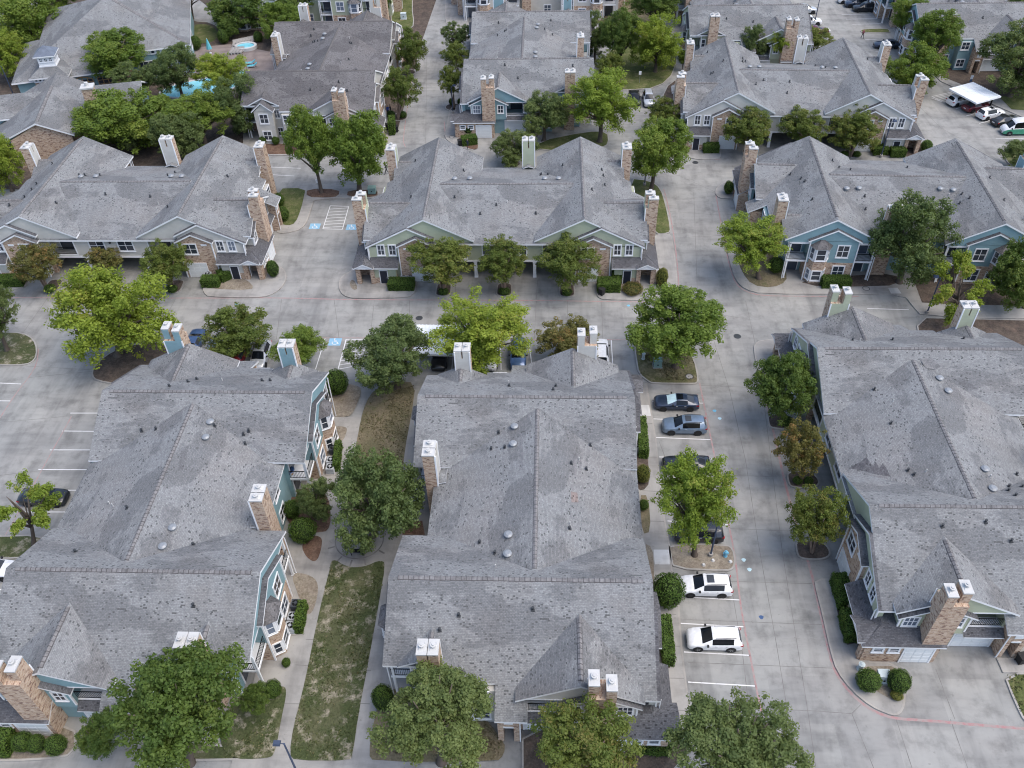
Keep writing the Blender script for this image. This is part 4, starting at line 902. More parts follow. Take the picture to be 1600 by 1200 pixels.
ro = mesh_part('roof', club, _r1, ['shingle', 'trim']); mesh_part('roof', club, _r2, ['shingle', 'trim'])
ridge_caps(ro, (-0.4, 0.4, 5.75), (-13.2, 13.2, 11.15), 0.3, 0.1, 'ridge_cap')
mesh_part('wall', club, lambda mb: mb.box(-26.3, -0.7, 0.7, 26, 0, 5.5), ['siding_teal'])
mesh_part('wall', club, lambda mb: mb.box(-29.8, -12.1, -2.9, 14, 0, 4.0), ['siding_teal'])
def _band(mb):
    mb.box(-16, -0.6, 0.55, 0.69, 4.5, 5.35)
mesh_part('trim_band', club, _band, ['trim'])
for k in range(16):
    if k in (7, 8): continue
    window(club, -1.25-k*0.92, 0.55, 4.95, '-v', 0.5, 0.42, 1, 1)
for k in range(3): window(club, -0.7, 4+k*5.0, 3.4, '+u', 2.0, 3.4, 2, 3)
for k in range(2): window(club, -3.5-k*5.0, 0.7, 2.0, '-v', 2.6, 2.6, 3, 2)
def arch(mb, w=3.4, h=2.4):
    t = 0.14
    pts = [(-w/2+w*k/12, h-0.55+0.55*math.sin(math.pi*k/12)) for k in range(13)]
    for k in range(12): (a, b), (c, d) = pts[k], pts[k+1]; mb.prism([(a, -0.06, b), (c, -0.06, d), (c, -0.06, d+t), (a, -0.06, b+t)], [(a, 0.06, b), (c, 0.06, d), (c, 0.06, d+t), (a, 0.06, b+t)])
    for k in range(5): x = -w/2+w*k/4; mb.box(x-0.06, x+0.06, -0.07, 0.07, 0, h-0.5+0.5*math.sin(math.pi*k/4))
    for z in (0.8, 1.5): mb.box(-w/2, w/2, -0.05, 0.05, z, z+0.1)
plain('wood', (0.46, 0.30, 0.15), 0.6, 0.2)
for k in range(3):
    o = mesh_part('arched_window', club, arch, ['wood']); o.location = (-19.2+k*4.2, -3.0, 1.0)
    mesh_part('pane', o, lambda mb: mb.box(-1.7, 1.7, 0.0, 0.05, 0, 1.95), ['window_glass'])
# tower with cupola
tw = tag(empty('cupola_tower', (-87.2, 146.4, 0), R(12)), 'small square tower with white windowed cupola and slate cap beside the clubhouse', 'tower')
mesh_part('wall', tw, lambda mb: mb.box(-2.7, 2.7, -2.7, 2.7, 0, 4.6), ['brick'])
mesh_part('trim_band', tw, lambda mb: mb.box(-2.78, 2.78, -2.78, 2.78, 3.9, 4.75), ['trim'])
for k in range(8): window(tw, -2.3+k*0.65, -2.78, 4.3, '-v', 0.34, 0.4, 1, 1)
mesh_part('roof', tw, lambda mb: hip_roof(mb, -3.3, 3.3, -3.3, 3.3, 4.8, 0.6), ['shingle', 'trim'])
def _cup(mb): mb.box(-1.35, 1.35, -1.35, 1.35, 5.5, 7.7); mb.box(-1.45, 1.45, -1.45, 1.45, 5.9, 6.1)
mesh_part('cupola_wall', tw, _cup, ['trim'])
for k in range(3):
    window(tw, -0.8+k*0.8, -1.35, 7.1, '-v', 0.42, 0.5, 2, 2); window(tw, 1.35, -0.8+k*0.8, 7.1, '+u', 0.42, 0.5, 2, 2)
plain('slate', (0.13, 0.155, 0.20), 0.55, 0.15)
mesh_part('cupola_roof', tw, lambda mb: hip_roof(mb, -1.8, 1.8, -1.8, 1.8, 7.85, 0.7, 0.18), ['slate', 'trim'])
# leasing office: two crossing gable wings
of = tag(empty('leasing_office', (-78.3, 121.6, 0), R(13)), 'office building with brick gable, arched porch and tan chimney behind the left beige building', 'building')
def _o1(mb):
    mb.prism([(-11.5, 1.0, 2.05), (0, -0.5, 7.15), (0, 18, 7.15), (-11.5, 18, 2.05)], [(-11.5, 1.0, 2.3), (0, -0.5, 7.4), (0, 18, 7.4), (-11.5, 18, 2.3)], 1, 0)
    mb.prism([(0, -0.5, 7.15), (4.9, -0.5, 4.7), (4.9, 18, 4.7), (0, 18, 7.15)], [(0, -0.5, 7.4), (4.9, -0.5, 4.95), (4.9, 18, 4.95), (0, 18, 7.4)], 1, 0)
ro = mesh_part('roof', of, _o1, ['shingle', 'trim']); ridge_caps(ro, (0, 0.3, 7.4), (0, 13, 7.4), 0.28, 0.13, 'ridge_cap')
def _o2(mb):
    mb.prism([(-12, 17.5, 4.2), (14, 17.5, 4.2), (14, 12.9, 6.5), (-12, 12.9, 6.5)][::-1], [(-12, 17.5, 4.45), (14, 17.5, 4.45), (14, 12.9, 6.75), (-12, 12.9, 6.75)][::-1], 1, 0)
    mb.prism([(-12, 8.6, 4.3), (14, 8.6, 4.3), (14, 12.9, 6.5), (-12, 12.9, 6.5)], [(-12, 8.6, 4.55), (14, 8.6, 4.55), (14, 12.9, 6.75), (-12, 12.9, 6.75)], 1, 0)
mesh_part('roof', of, _o2, ['shingle', 'trim'])
mesh_part('wall', of, lambda mb: mb.box(-11, 13.5, 9.2, 16.8, 0, 4.3), ['siding_teal'])
def _o3(mb):
    mb.prism([(x, 0.0, z) for x, z in ((-4.6, 0), (-4.0, 0), (-4.0, 2.6), (-2.2, 2.6), (-2.2, 0), (4.3, 0), (4.3, 4.8), (0, 7.0), (-4.6, 4.8))], [(x, 0.35, z) for x, z in ((-4.6, 0), (-4.0, 0), (-4.0, 2.6), (-2.2, 2.6), (-2.2, 0), (4.3, 0), (4.3, 4.8), (0, 7.0), (-4.6, 4.8))])
    mb.box(-4.5, 4.3, 2.5, 17.0, 0, 4.5)
mesh_part('brick_wall', of, _o3, ['brick'])
def _o4(mb):
    for k in range(10):
        a0, a1 = math.pi*k/10, math.pi*(k+1)/10
        p = [(-3.1+r*math.cos(a), 2.2+0.7*r*math.sin(a)) for r, a in ((1.05, a0), (1.25, a0), (1.25, a1), (1.05, a1))]
        mb.prism([(x, -0.08, z) for x, z in p], [(x, 0.02, z) for x, z in p])
mesh_part('arch_trim', of, _o4, ['trim'])
o = mesh_part('chimney', of, lambda mb: mb.box(6.0, 7.7, 7.2, 8.8, 0, 8.6), ['brick']); mesh_part('chimney_cap', o, lambda mb: (mb.box(5.85, 7.85, 7.05, 8.95, 8.6, 8.85), mb.cyl((6.85, 8.0), 0.3, 8.85, 9.4, 12)), ['cap_metal'])
# pool and spa
def water():
    m, nt, b = newmat('pool_water')
    tc = N(nt, 'ShaderNodeTexCoord').outputs['Object']; f = noise(nt, tc, 0.5, 3)
    L(nt, ramp(nt, f, ((0.3, (0.14, 0.52, 0.66)), (0.7, (0.34, 0.70, 0.78)))), b.inputs['Base Color']); b.inputs['Roughness'].default_value = 0.06
    f2 = noise(nt, tc, 3.0, 2); bump(nt, b, f2, 0.03, 0.4)
water()
_pp = [(-70.2, 146.6), (-68.4, 150.2), (-64.5, 152.2), (-60.5, 153.9), (-57.3, 156.6), (-55.2, 155.4), (-55.6, 150.5), (-58.0, 146.8), (-62.0, 145.4), (-66.0, 144.6)]
_pp = smooth_poly(ccw(_pp), 2)
pool = on_top('swimming_pool', _pp, 'pool_water', 0.13, 0)
_mb = MB(); strip(_mb, _pp, 0.5, 0, 0.17, closed=True); obj('coping', _mb.mesh('coping', ['new_concrete']), pool)
sp = at(385, 76); spa = tag(empty('spa_tub', (sp[0], sp[1], 0.1)), 'round white-rimmed spa tub with teal water behind the pool', 'spa')
def _sp(mb): strip(mb, [(1.9*math.cos(t), 1.5*math.sin(t)) for t in np.linspace(0, 2*math.pi, 29)[:-1]], 0.5, 0, 0.6, closed=True)
mesh_part('rim', spa, _sp, ['new_concrete'])
mesh_part('water', spa, lambda mb: mb.poly([(1.8*math.cos(t), 1.4*math.sin(t), 0.45) for t in np.linspace(0, 2*math.pi, 25)[:-1]]), ['pool_water'])
plain('teal_cloth', (0.12, 0.42, 0.50), 0.8, 0.1)
plain('weave', (0.30, 0.29, 0.28), 0.8, 0.2)
def lounger(c, rz, label, mat='weave'):
    x, y = at(*c); t = tag(empty('pool_lounger', (x, y, 0.12), rz), label, 'lounger', 'pool loungers')
    mesh_part('frame', t, lambda mb: (mb.box(-0.95, 0.5, -0.33, 0.33, 0.26, 0.32), [mb.box(a, a+0.06, b, b+0.06, 0, 0.28) for a in (-0.9, 0.4) for b in (-0.32, 0.26)]), ['trim'])
    mesh_part('cushion', t, lambda mb: (mb.box(-0.95, 0.3, -0.32, 0.32, 0.32, 0.40), mb.prism([(0.3, -0.32, 0.32), (0.95, -0.32, 0.72), (0.95, 0.32, 0.72), (0.3, 0.32, 0.32)], [(0.3, -0.32, 0.40), (0.92, -0.32, 0.80), (0.92, 0.32, 0.80), (0.3, 0.32, 0.40)])), [mat])
ORD = ('first', 'second', 'third', 'fourth', 'fifth', 'sixth', 'seventh')
for k in range(7): lounger((367+k*4.6, 72-k*1.0), R(100), '%s grey lounger from the left in the row behind the spa tub' % ORD[k])
for k in range(4): lounger((363+k*5.0, 83.5-k*0.3), R(80), '%s lounger from the left in the short row in front of the spa tub' % ORD[k])
lounger((392, 101.5), R(15), 'blue lounger on the pool deck, farther of two beside the dark roof', 'teal_cloth'); lounger((395, 106), R(15), 'blue lounger on the pool deck, nearer of two beside the dark roof', 'teal_cloth')
def parasol(c, label):
    x, y = at(*c); t = tag(empty('patio_umbrella', (x, y, 0.1)), label, 'umbrella')
    mesh_part('pole', t, lambda mb: (mb.cyl((0, 0), 0.04, 0, 2.9, 8), mb.cyl((0, 0), 0.28, 0, 0.1, 12)), ['trim'])
    mesh_part('canopy', t, lambda mb: mb.cyl((0, 0), 0.55, 0.9, 2.8, 8, 0, 0.07), ['teal_cloth'])
parasol((329, 84), 'folded teal patio umbrella by the clubhouse corner')

# ------------------------------------------------------------------ trees and shrubs
def leaf_cloud(seed, nclump, nleaf, leaf, style):
    """leaf faces on twig clumps, clumps on a dozen uneven boughs, all inside a unit ball"""
    rg = np.random.default_rng(seed)
    nl = {'round': 20, 'live': 19, 'vase': 22, 'open': 10, 'bushy': 21}[style]
    i = np.arange(nl)+0.5; zz = 1-2*i/nl; th = np.pi*(1+5**0.5)*i+seed
    u = np.stack([np.cos(th)*np.sqrt(1-zz*zz), np.sin(th)*np.sqrt(1-zz*zz), zz], 1)+rg.normal(size=(nl, 3))*0.22
    if style != 'bushy': u[:, 2] = np.where(u[:, 2] < -0.82, -0.5*u[:, 2], u[:, 2])
    u /= np.linalg.norm(u, axis=1)[:, None]
    dist = {'round': rg.uniform(0.50, 0.68, nl), 'live': rg.uniform(0.48, 0.74, nl), 'vase': rg.uniform(0.52, 0.72, nl), 'open': rg.uniform(0.5, 0.8, nl), 'bushy': rg.uniform(0.50, 0.66, nl)}[style]
    lr = {'round': rg.uniform(0.27, 0.40, nl), 'live': rg.uniform(0.23, 0.38, nl), 'vase': rg.uniform(0.23, 0.35, nl), 'open': rg.uniform(0.13, 0.22, nl), 'bushy': rg.uniform(0.28, 0.40, nl)}[style]
    lc = u*dist[:, None]
    if style not in ('open',): lc = np.concatenate([lc, rg.normal(size=(3, 3))*0.14]); lr = np.concatenate([lr, rg.uniform(0.28, 0.36, 3)]); u = np.concatenate([u, np.tile([[0, 0, 1.0]], (3, 1))])
    w = lr**2; lk = rg.choice(len(lc), nclump, p=w/w.sum())
    d = rg.normal(size=(nclump, 3)); d[:, 2] += 0.2; d /= np.linalg.norm(d, axis=1)[:, None]
    c = lc[lk]+d*(lr[lk]*rg.uniform(0.55, 1.0, nclump))[:, None]
    if style in ('vase', 'open'): c += u[lk]*(rg.normal(size=nclump)*0.10)[:, None]
    ln = np.linalg.norm(c, axis=1); c *= np.where(ln > 0.93, 0.93/ln, 1)[:, None]
    cr = rg.uniform(0.055, 0.13, nclump)*(1.15 if style in ('round', 'bushy') else 1.0)
    w = cr**2; k = rg.choice(nclump, nleaf, p=w/w.sum())
    d = rg.normal(size=(nleaf, 3)); d[:, 2] += 0.35; d /= np.linalg.norm(d, axis=1)[:, None]
    p = c[k]+d*(cr[k]*(0.35+0.75*rg.random(nleaf)**0.7))[:, None]*np.array([1, 1, 0.85])
    if style in ('vase', 'open'): p = p+u[lk][k]*(rg.normal(size=nleaf)*0.045)[:, None]
    n = d+0.6*rg.normal(size=(nleaf, 3))+np.array([0, 0, 0.5]); n /= np.linalg.norm(n, axis=1)[:, None]
    t = np.cross(n, rg.normal(size=(nleaf, 3))); t /= np.linalg.norm(t, axis=1)[:, None]; b = np.cross(n, t)
    s = leaf*rg.uniform(0.55, 1.4, nleaf)[:, None]
    v = np.stack([p-t*s*0.5, p+b*s*0.30+n*s*0.06, p+t*s*0.55, p-b*s*0.30+n*s*0.06], 1).reshape(-1, 3)
    ct = rg.random(nclump); lt = rg.random(len(lc))
    tint = np.stack([np.clip(0.35*ct[k]+0.3*lt[lk][k]+0.4*rg.random(nleaf), 0, 1), np.clip(0.45*rg.random(len(lc))[lk][k]+0.25*rg.random(nclump)[k]+0.4*rg.random(nleaf), 0, 1), rg.random(nleaf)], 1)
    return v, tint, lc
def leaf_mesh(name, v, tint, mat):
    nq = len(v)//4; me = bpy.data.meshes.new(name)
    me.vertices.add(len(v)); me.vertices.foreach_set('co', v.ravel())
    me.loops.add(nq*4); me.loops.foreach_set('vertex_index', np.arange(nq*4, dtype=np.int32))
    me.polygons.add(nq); me.polygons.foreach_set('loop_start', np.arange(nq, dtype=np.int32)*4)
    me.update(calc_edges=True)
    a = me.attributes.new('tint', 'FLOAT_COLOR', 'FACE'); a.data.foreach_set('color', np.concatenate([tint, np.ones((nq, 1))], 1).astype(np.float32).ravel())
    me.materials.append(M(mat)); return me
def trunk_mesh(seed, c, multi, mat):
    rg = random.Random(seed); mb = MB()
    # unit: z = 0 ground, z = 1 crown centre; crown radius 1 horizontally around z = 1 (stretched by the object's scale)
    if multi:
        for k in range(5):
            a = 2*math.pi*k/5+rg.uniform(-.3, .3); e = (0.42*math.cos(a), 0.42*math.sin(a), 1.15)
            mb.tube([(0.03*math.cos(a), 0.03*math.sin(a), -0.03), (0.10*math.cos(a), 0.10*math.sin(a), 0.4), (0.22*math.cos(a+.2), 0.22*math.sin(a+.2), 0.8), e], [0.05, 0.04, 0.032, 0.015], 6)
    else:
        mb.tube([(0, 0, -0.03), (0, 0, 0.04), (0.01, 0.0, 0.25), (0.0, 0.02, 0.5), (0.02, 0, 0.8), (0.02, 0.02, 1.25)], [0.14, 0.085, 0.068, 0.06, 0.048, 0.015], 9)
        for q in c:
            z0 = rg.uniform(0.38, 0.72); x, y, z = float(q[0])*1.2, float(q[1])*1.2, 1+float(q[2])*0.62
            if z < z0+0.1: z0 = max(0.2, z-0.18)
            mb.tube([(0, 0, z0), (0.3*x+rg.uniform(-.04, .04), 0.3*y+rg.uniform(-.04, .04), z0+0.35*(z-z0)), (0.7*x, 0.7*y, z0+0.72*(z-z0)), (x, y, z)], [0.042, 0.032, 0.02, 0.007], 6)
    return mb.mesh('trunk', [mat], True)
SPEC = {'lime': ('leaf_lime', 380, 30000, 0.047, 'vase', 0, 'bark'), 'mid': ('leaf_mid', 360, 29000, 0.048, 'round', 0, 'bark'), 'oak': ('leaf_oak', 420, 33000, 0.042, 'live', 0, 'bark'),
        'dark': ('leaf_dark', 340, 28000, 0.051, 'round', 0, 'bark'), 'crape': ('leaf_crape', 270, 20000, 0.051, 'bushy', 1, 'bark_pale'), 'brown': ('leaf_brown', 240, 17000, 0.053, 'bushy', 1, 'bark_pale'),
        'open': ('leaf_lime', 90, 6500, 0.062, 'open', 0, 'bark')}
TM = {}
def tree_mesh(sp, var):
    k = (sp, var)
    if k not in TM:
        m, nc, nl, lf, st, multi, bk = SPEC[sp]; sd = sum(map(ord, sp))*13+var*101
        v, t, c = leaf_cloud(sd, nc, nl, lf, st); TM[k] = (leaf_mesh('crown', v, t, m), trunk_mesh(sd, c, multi, bk))
    return TM[k]
_tn = [0]
def tree(sp, box, base, label, name='tree', group=None, zc=None):
    """box: the crown as seen (x0,y0,x1,y1); base: foot of the trunk as seen, or None with the crown-centre height zc in metres"""
    x0, y0, x1, y1 = box; cx, cy = (x0+x1)/2, (y0+y1)/2
    if base: X, Y = at(*base); zc = max(1.2, z_over(cy, Y, cx)); 
    else: X, Y = at(cx, cy, zc)
    dx = 0.0
    if base: dx = at(cx, cy, zc)[0]-X
    d = depth_of((X, Y, zc)); r = (x1-x0)/2*d/FPX; ph = math.atan2(CAM_H-zc, math.hypot(X, Y)); hh = (y1-y0)/2*d/FPX
    a2 = (hh*hh-(r*math.sin(ph))**2)/math.cos(ph)**2
    a = math.sqrt(a2) if a2 > 0 else 0.5*r
    a = min(max(a, 0.62*r), 1.25*r, zc*0.98)
    _tn[0] += 1; rnd = random.Random(_tn[0]*17)
    cm, tm = tree_mesh(sp, _tn[0] % 3)
    t = empty(name, (X, Y, 0.1)); tag(t, label, 'tree' if 'shrub' not in name and 'bush' not in name else 'shrub', group)
    obj('trunk', tm, t, (0, 0, 0), (0, math.atan2(dx, zc), 0), (r*0.9, r*0.9, math.hypot(zc, dx)))
    obj('crown', cm, t, (dx, 0, zc), rnd.uniform(0, 6.28), (r*1.15, r*1.15, a*1.16))
    return t
T_ = tree
T_('lime', (95, 418, 262, 570), (187, 556), 'big lime-green tree with orange tinge on the dark mulch bed by the left car park')
T_('open', (-4, 742, 94, 845), (54, 851), 'sparse young lime-green tree in the left car park, dark car under it')
T_('oak', (-60, 440, 32, 535), (12, 548), 'tree on the round lawn island at the left edge')
T_('crape', (315, 494, 426, 540), (372, 556), 'olive bushy tree over parked cars behind the left front roof')
T_('mid', (424, 512, 506, 576), (462, 580), 'green tree behind the white chimney of the left front roof')
T_('oak', (545, 498, 682, 618), (621, 607), 'dark live oak on the brown lawn between the two front roofs')
T_('lime', (680, 458, 826, 578), (745, 580), 'bright lime tree beside the white carport canopy')
T_('brown', (838, 503, 937, 558), (890, 562), 'olive and brown bushy tree behind the middle front roof')
T_('mid', (984, 446, 1134, 572), (1055, 574), 'large round green tree on the island at the head of the parking row')
T_('oak', (512, 698, 666, 868), (584, 838), 'large live oak over the round seating place in the courtyard')
T_('lime', (1024, 710, 1147, 852), (1085, 868), 'lime-green tree on the bare dirt island in the parking row')
T_('dark', (1172, 553, 1271, 662), (1221, 664), 'dark green tree in the northmost planter by the right front building')
T_('brown', (1213, 653, 1293, 748), (1252, 754), 'rust-brown tree in the planter by the right front building')
T_('crape', (1229, 746, 1322, 870), (1268, 864), 'olive-green tree in the southern planter beside the brick garage wall')
T_('dark', (187, 1005, 384, 1200), (298, 1192), 'big glossy dark green tree before the left front building')
T_('oak', (588, 1030, 775, 1205), (690, 1190), 'live oak before the middle front building, beside the lawn path')
T_('crape', (830, 1100, 996, 1225), (912, 1232), 'olive-green tree below the double brick chimney at the bottom edge')
T_('oak', (1052, 1092, 1250, 1235), (1150, 1240), 'live oak at the bottom edge beside the last parking stalls')
T_('brown', (14, 378, 92, 442), (74, 452), 'thin brownish tree in the first planter of the left carports')
T_('brown', (133, 385, 192, 428), (160, 440), 'sparse brown tree before the left carports, partly behind the lime tree')
T_('crape', (220, 376, 300, 444), (270, 452), 'olive tree in the second planter of the left carports')
T_('crape', (638, 370, 740, 442), (693, 458), 'first of three olive trees before the central green carports')
T_('crape', (743, 370, 824, 443), (788, 458), 'middle one of three olive trees before the central green carports')
T_('crape', (841, 370, 937, 450), (886, 459), 'third of three olive trees before the central green carports, near the entry porch')
T_('oak', (1356, 306, 1490, 446), (1404, 442), 'dense dark evergreen tree before the blue-teal building')
T_('lime', (1122, 342, 1227, 414), (1185, 436), 'lime-green tree at the street corner of the blue-teal building')
T_('open', (1450, 396, 1548, 500), (1492, 502), 'thin yellow-green tree beside the lamp before the blue-teal building')
T_('dark', (1548, 372, 1640, 492), (1600, 482), 'dark tree at the right edge before the blue-teal building')
T_('mid', (443, 166, 524, 275), (503, 302), 'tall dark green tree on the bed between the left and central middle-row buildings')
T_('mid', (503, 164, 608, 300), (562, 300), 'tall light green tree next to the chimney of the central green building')
T_('mid', (976, 186, 1078, 284), (1017, 300), 'round green tree on the lawn east of the central green building')
T_('oak', (768, 200, 840, 262), (808, 256), 'small live oak behind the ridge of the central green building')
T_('lime', (888, 113, 995, 206), (937, 222), 'bright green tree in front of the lone teal building')
T_('oak', (811, 146, 892, 214), (850, 220), 'dark live oak before the garage of the lone teal building')
T_('crape', (1128, 170, 1212, 228), (1170, 243), 'first of three small trees before the beige back carports')
T_('crape', (1220, 170, 1292, 226), (1254, 243), 'middle one of three small trees before the beige back carports')
T_('crape', (1296, 168, 1379, 236), (1328, 245), 'third of three small trees before the beige back carports, beside the lamp')
T_('crape', (1008, 152, 1070, 202), (1042, 212), 'low olive tree beside the silver pickup')
T_('crape', (598, 106, 657, 168), (622, 187), 'small tree by the street beside the dark brown roof, nearer of two')
T_('crape', (616, 46, 668, 108), (636, 118), 'small tree by the street beside the dark brown roof, farther of two')
T_('oak', (688, 38, 736, 76), (718, 88), 'farthest of three small trees along the lone teal building')
T_('crape', (688, 68, 734, 108), (716, 122), 'middle one of three small trees along the lone teal building')
T_('crape', (684, 104, 724, 146), (710, 170), 'nearest of three small trees along the lone teal building')
T_('oak', (903, 24, 958, 86), None, 'bluish dark tree touching the east wall of the lone teal building', zc=4.5)
T_('dark', (940, 0, 1004, 112), None, 'tall dark tree in the green court between the back buildings', zc=6)
T_('lime', (988, 28, 1067, 112), None, 'yellow-green round tree in the court between the back buildings', zc=5)
T_('dark', (980, -20, 1062, 34), None, 'dark wide tree at the top edge above the yellow-green round tree', zc=5)
T_('crape', (928, 82, 978, 124), None, 'small olive tree beside the double chimney of the lone teal building', zc=3)
T_('oak', (1156, 42, 1200, 90), None, 'live oak behind the ridge of the beige back building', zc=5.3)
T_('lime', (1198, 48, 1240, 86), None, 'light green tree behind the chimney of the beige back building', zc=5.3)
T_('crape', (1246, 44, 1304, 84), None, 'olive tree right of the white chimney of the beige back building', zc=4.5)
T_('mid', (1392, -4, 1448, 50), None, 'leafy tree at the top edge by the sidewalk of the far car park', zc=6)
T_('mid', (1428, 20, 1502, 90), None, 'green tree before the teal gable in the top right corner', zc=7.5)
T_('mid', (1386, 68, 1478, 150), None, 'light green tree beside the white chimney above the hatched bay', zc=4)
T_('dark', (1566, -15, 1640, 54), None, 'dark tree in the top right corner of the picture', zc=5)
T_('oak', (1536, 44, 1660, 150), None, 'huge live oak behind the small carport canopy', zc=6)
T_('oak', (1566, 228, 1640, 262), None, 'low dark tree on the lawn at the right edge below the green and white van', zc=2.2)
T_('mid', (-20, -15, 94, 80), None, 'big green tree in the top left corner', zc=6)
T_('lime', (-30, 52, 42, 118), None, 'yellow-green tree at the left edge beside the cupola tower', zc=5)
T_('lime', (-35, 213, 34, 300), None, 'bright green tree at the left edge beside the office arch', zc=4.5)
T_('mid', (123, 50, 228, 122), None, 'round green tree over the clubhouse roof', zc=6.5)
T_('oak', (170, 102, 240, 154), None, 'dusky live oak between the clubhouse and the office roof', zc=5)
T_('oak', (232, 72, 314, 150), None, 'live oak with forked trunk at the left end of the pool', zc=5.5)
T_('lime', (306, 88, 390, 142), None, 'lime-green tree over the middle of the pool', zc=5)
T_('oak', (328, 118, 418, 206), None, 'dark live oak between the pool and the dark brown roof', zc=5)
T_('mid', (118, 142, 264, 232), None, 'broad bright green tree behind the left beige building', zc=5)
T_('oak', (176, 186, 232, 234), None, 'small grey-green tree under the broad bright tree', zc=3.5)
T_('mid', (256, 148, 362, 218), None, 'broad green tree in front of the pool', zc=5)
T_('oak', (236, 176, 322, 252), None, 'live oak beside the tall white chimney of the left beige building', zc=4.5)
T_('dark', (318, -18, 424, 36), None, 'wide dark tree at the top edge behind the lawn', zc=4.5)
T_('dark', (338, 32, 374, 58), None, 'round clipped tree beside the garden path', zc=2.2)
T_('mid', (404, 4, 478, 64), None, 'dark green tree behind the white chimney of the dark brown roof', zc=4)
T_('dark', (420, -25, 492, 22), None, 'dark tree at the top edge left of the far bay-windowed facade', zc=5)
T_('mid', (225, 150, 268, 178), None, 'small green tree between the two broad ones behind the left beige building', zc=4)
T_('oak', (60, 170, 120, 200), None, 'low tree in the court before the office porch', zc=2.5)
T_('open', (275, -30, 318, 10), (302, 30), 'bare-stemmed tree at the clubhouse east corner')
T_('dark', (590, -20, 612, 24), None, 'clipped green tree beside the top edge street', zc=3)
T_('mid', (1058, 60, 1078, 120), None, 'narrow tree by the west wall of the beige back building', zc=2.5)
T_('mid', (60, -20, 120, 14), None, 'green tree behind the clubhouse roof at the top edge', zc=5)
# clipped round shrubs
def ball(c, w, h, label, mat='leaf_hedge', group=None, name='round_shrub'):
    x, y = at(c[0], c[1]); d = depth_of((x, y, 1)); r = w/2*d/FPX
    key = ('ballmesh', mat)
    def fn():
        rg = np.random.default_rng(len(mat)); n = 4200
        dd = rg.normal(size=(n, 3)); dd /= np.linalg.norm(dd, axis=1)[:, None]
        p = dd*(0.92+0.13*rg.random(n))[:, None]*(1+0.05*np.sin(5*dd[:, :1]+3*dd[:, 1:2])+0.04*np.sin(9*dd[:, 1:2]+7*dd[:, 2:3])+0.03*np.sin(14*dd[:, :1]-8*dd[:, 2:3]))
        nn = dd+0.5*rg.normal(size=(n, 3)); nn /= np.linalg.norm(nn, axis=1)[:, None]
        t = np.cross(nn, rg.normal(size=(n, 3))); t /= np.linalg.norm(t, axis=1)[:, None]; b = np.cross(nn, t); s = 0.09*rg.uniform(0.6, 1.3, n)[:, None]
        v = np.stack([p-t*s*0.5, p+b*s*0.35, p+t*s*0.5, p-b*s*0.35], 1).reshape(-1, 3)
        return leaf_mesh('foliage', v, rg.random((n, 3)), mat)
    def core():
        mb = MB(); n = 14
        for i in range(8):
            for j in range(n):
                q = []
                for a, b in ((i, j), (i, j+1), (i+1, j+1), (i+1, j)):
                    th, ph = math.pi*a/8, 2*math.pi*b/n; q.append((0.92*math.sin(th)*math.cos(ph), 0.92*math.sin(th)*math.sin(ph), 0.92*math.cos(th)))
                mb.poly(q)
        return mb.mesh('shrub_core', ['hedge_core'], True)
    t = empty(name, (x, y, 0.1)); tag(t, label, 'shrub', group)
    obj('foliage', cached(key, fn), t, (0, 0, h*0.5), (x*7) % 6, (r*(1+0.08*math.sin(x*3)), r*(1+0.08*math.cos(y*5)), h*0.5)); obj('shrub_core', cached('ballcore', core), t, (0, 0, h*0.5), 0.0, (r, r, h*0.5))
ball((529, 614), 34, 3.2, 'tall clipped oval shrub at the north end of the left front building')
T_('oak', (462, 746, 527, 814), (494, 812), 'large loose rounded shrub beside the courtyard live oak', name='shrub')
ball((477, 842), 40, 2.6, 'clipped ball shrub on the red leaf litter in the courtyard')
ball((460, 806), 26, 2.0, 'dark shrub against the teal wall behind the courtyard shrubs')
ball((1041, 940), 48, 3.4, 'big clipped ball shrub beside the white sport utility car', 'leaf_hedge')
ball((1003, 752), 22, 2.2, 'yellow-green oval shrub at the end of the long hedge', 'leaf_yellow')
ball((1005, 795), 16, 1.1, 'low green shrub below the yellow-green oval one')
ball((430, 1085), 26, 1.7, 'round shrub at the courtyard corner of the left front building')
ball((449, 1040), 14, 0.9, 'tiny round shrub beside the courtyard path')
T_('dark', (376, 1066, 424, 1120), (400, 1116), 'broad dark shrub right of the glossy dark tree', name='shrub')
ball((602, 1105), 36, 3.0, 'clipped shrub left of the live oak beside the lawn path')
T_('dark', (118, 1112, 192, 1184), (155, 1180), 'dense dark green shrub before the left front building', name='shrub')
ball((94, 1172), 32, 1.7, 'round shrub in the row under the big left chimney, rightmost of the three')
ball((64, 1170), 28, 1.7, 'round shrub in the row under the big left chimney, middle one')
ball((42, 1168), 30, 1.8, 'round shrub in the row under the big left chimney, leftmost of the three')
ball((1353, 1072), 38, 1.7, 'clipped bush left of the pale utility box')
ball((1399, 1074), 38, 2.0, 'clipped bush right of the pale utility box')
ball((1399, 1090), 18, 0.7, 'yellow-green low plant at the driveway edge', 'leaf_yellow')
ball((1137, 303), 15, 2.0, 'clipped shrub at the street corner beside the tall brick chimney')
ball((429, 432), 20, 2.4, 'dark clipped shrub at the porch of the left beige building')
ball((988, 456), 30, 0.9, 'reddish low plants before the central entry porch', 'leaf_brown')
ball((1033, 446), 18, 2.6, 'tall clipped shrub right of the central entry porch', 'leaf_yellow')
ball((733, 210), 30, 2.4, 'rounded bush at the garage corner of the lone teal building')
ball((706, 165), 9, 1.2, 'small ball shrub left of the trunk on the teal building corner')
ball((719, 165), 9, 1.2, 'small ball shrub right of the trunk on the teal building corner')
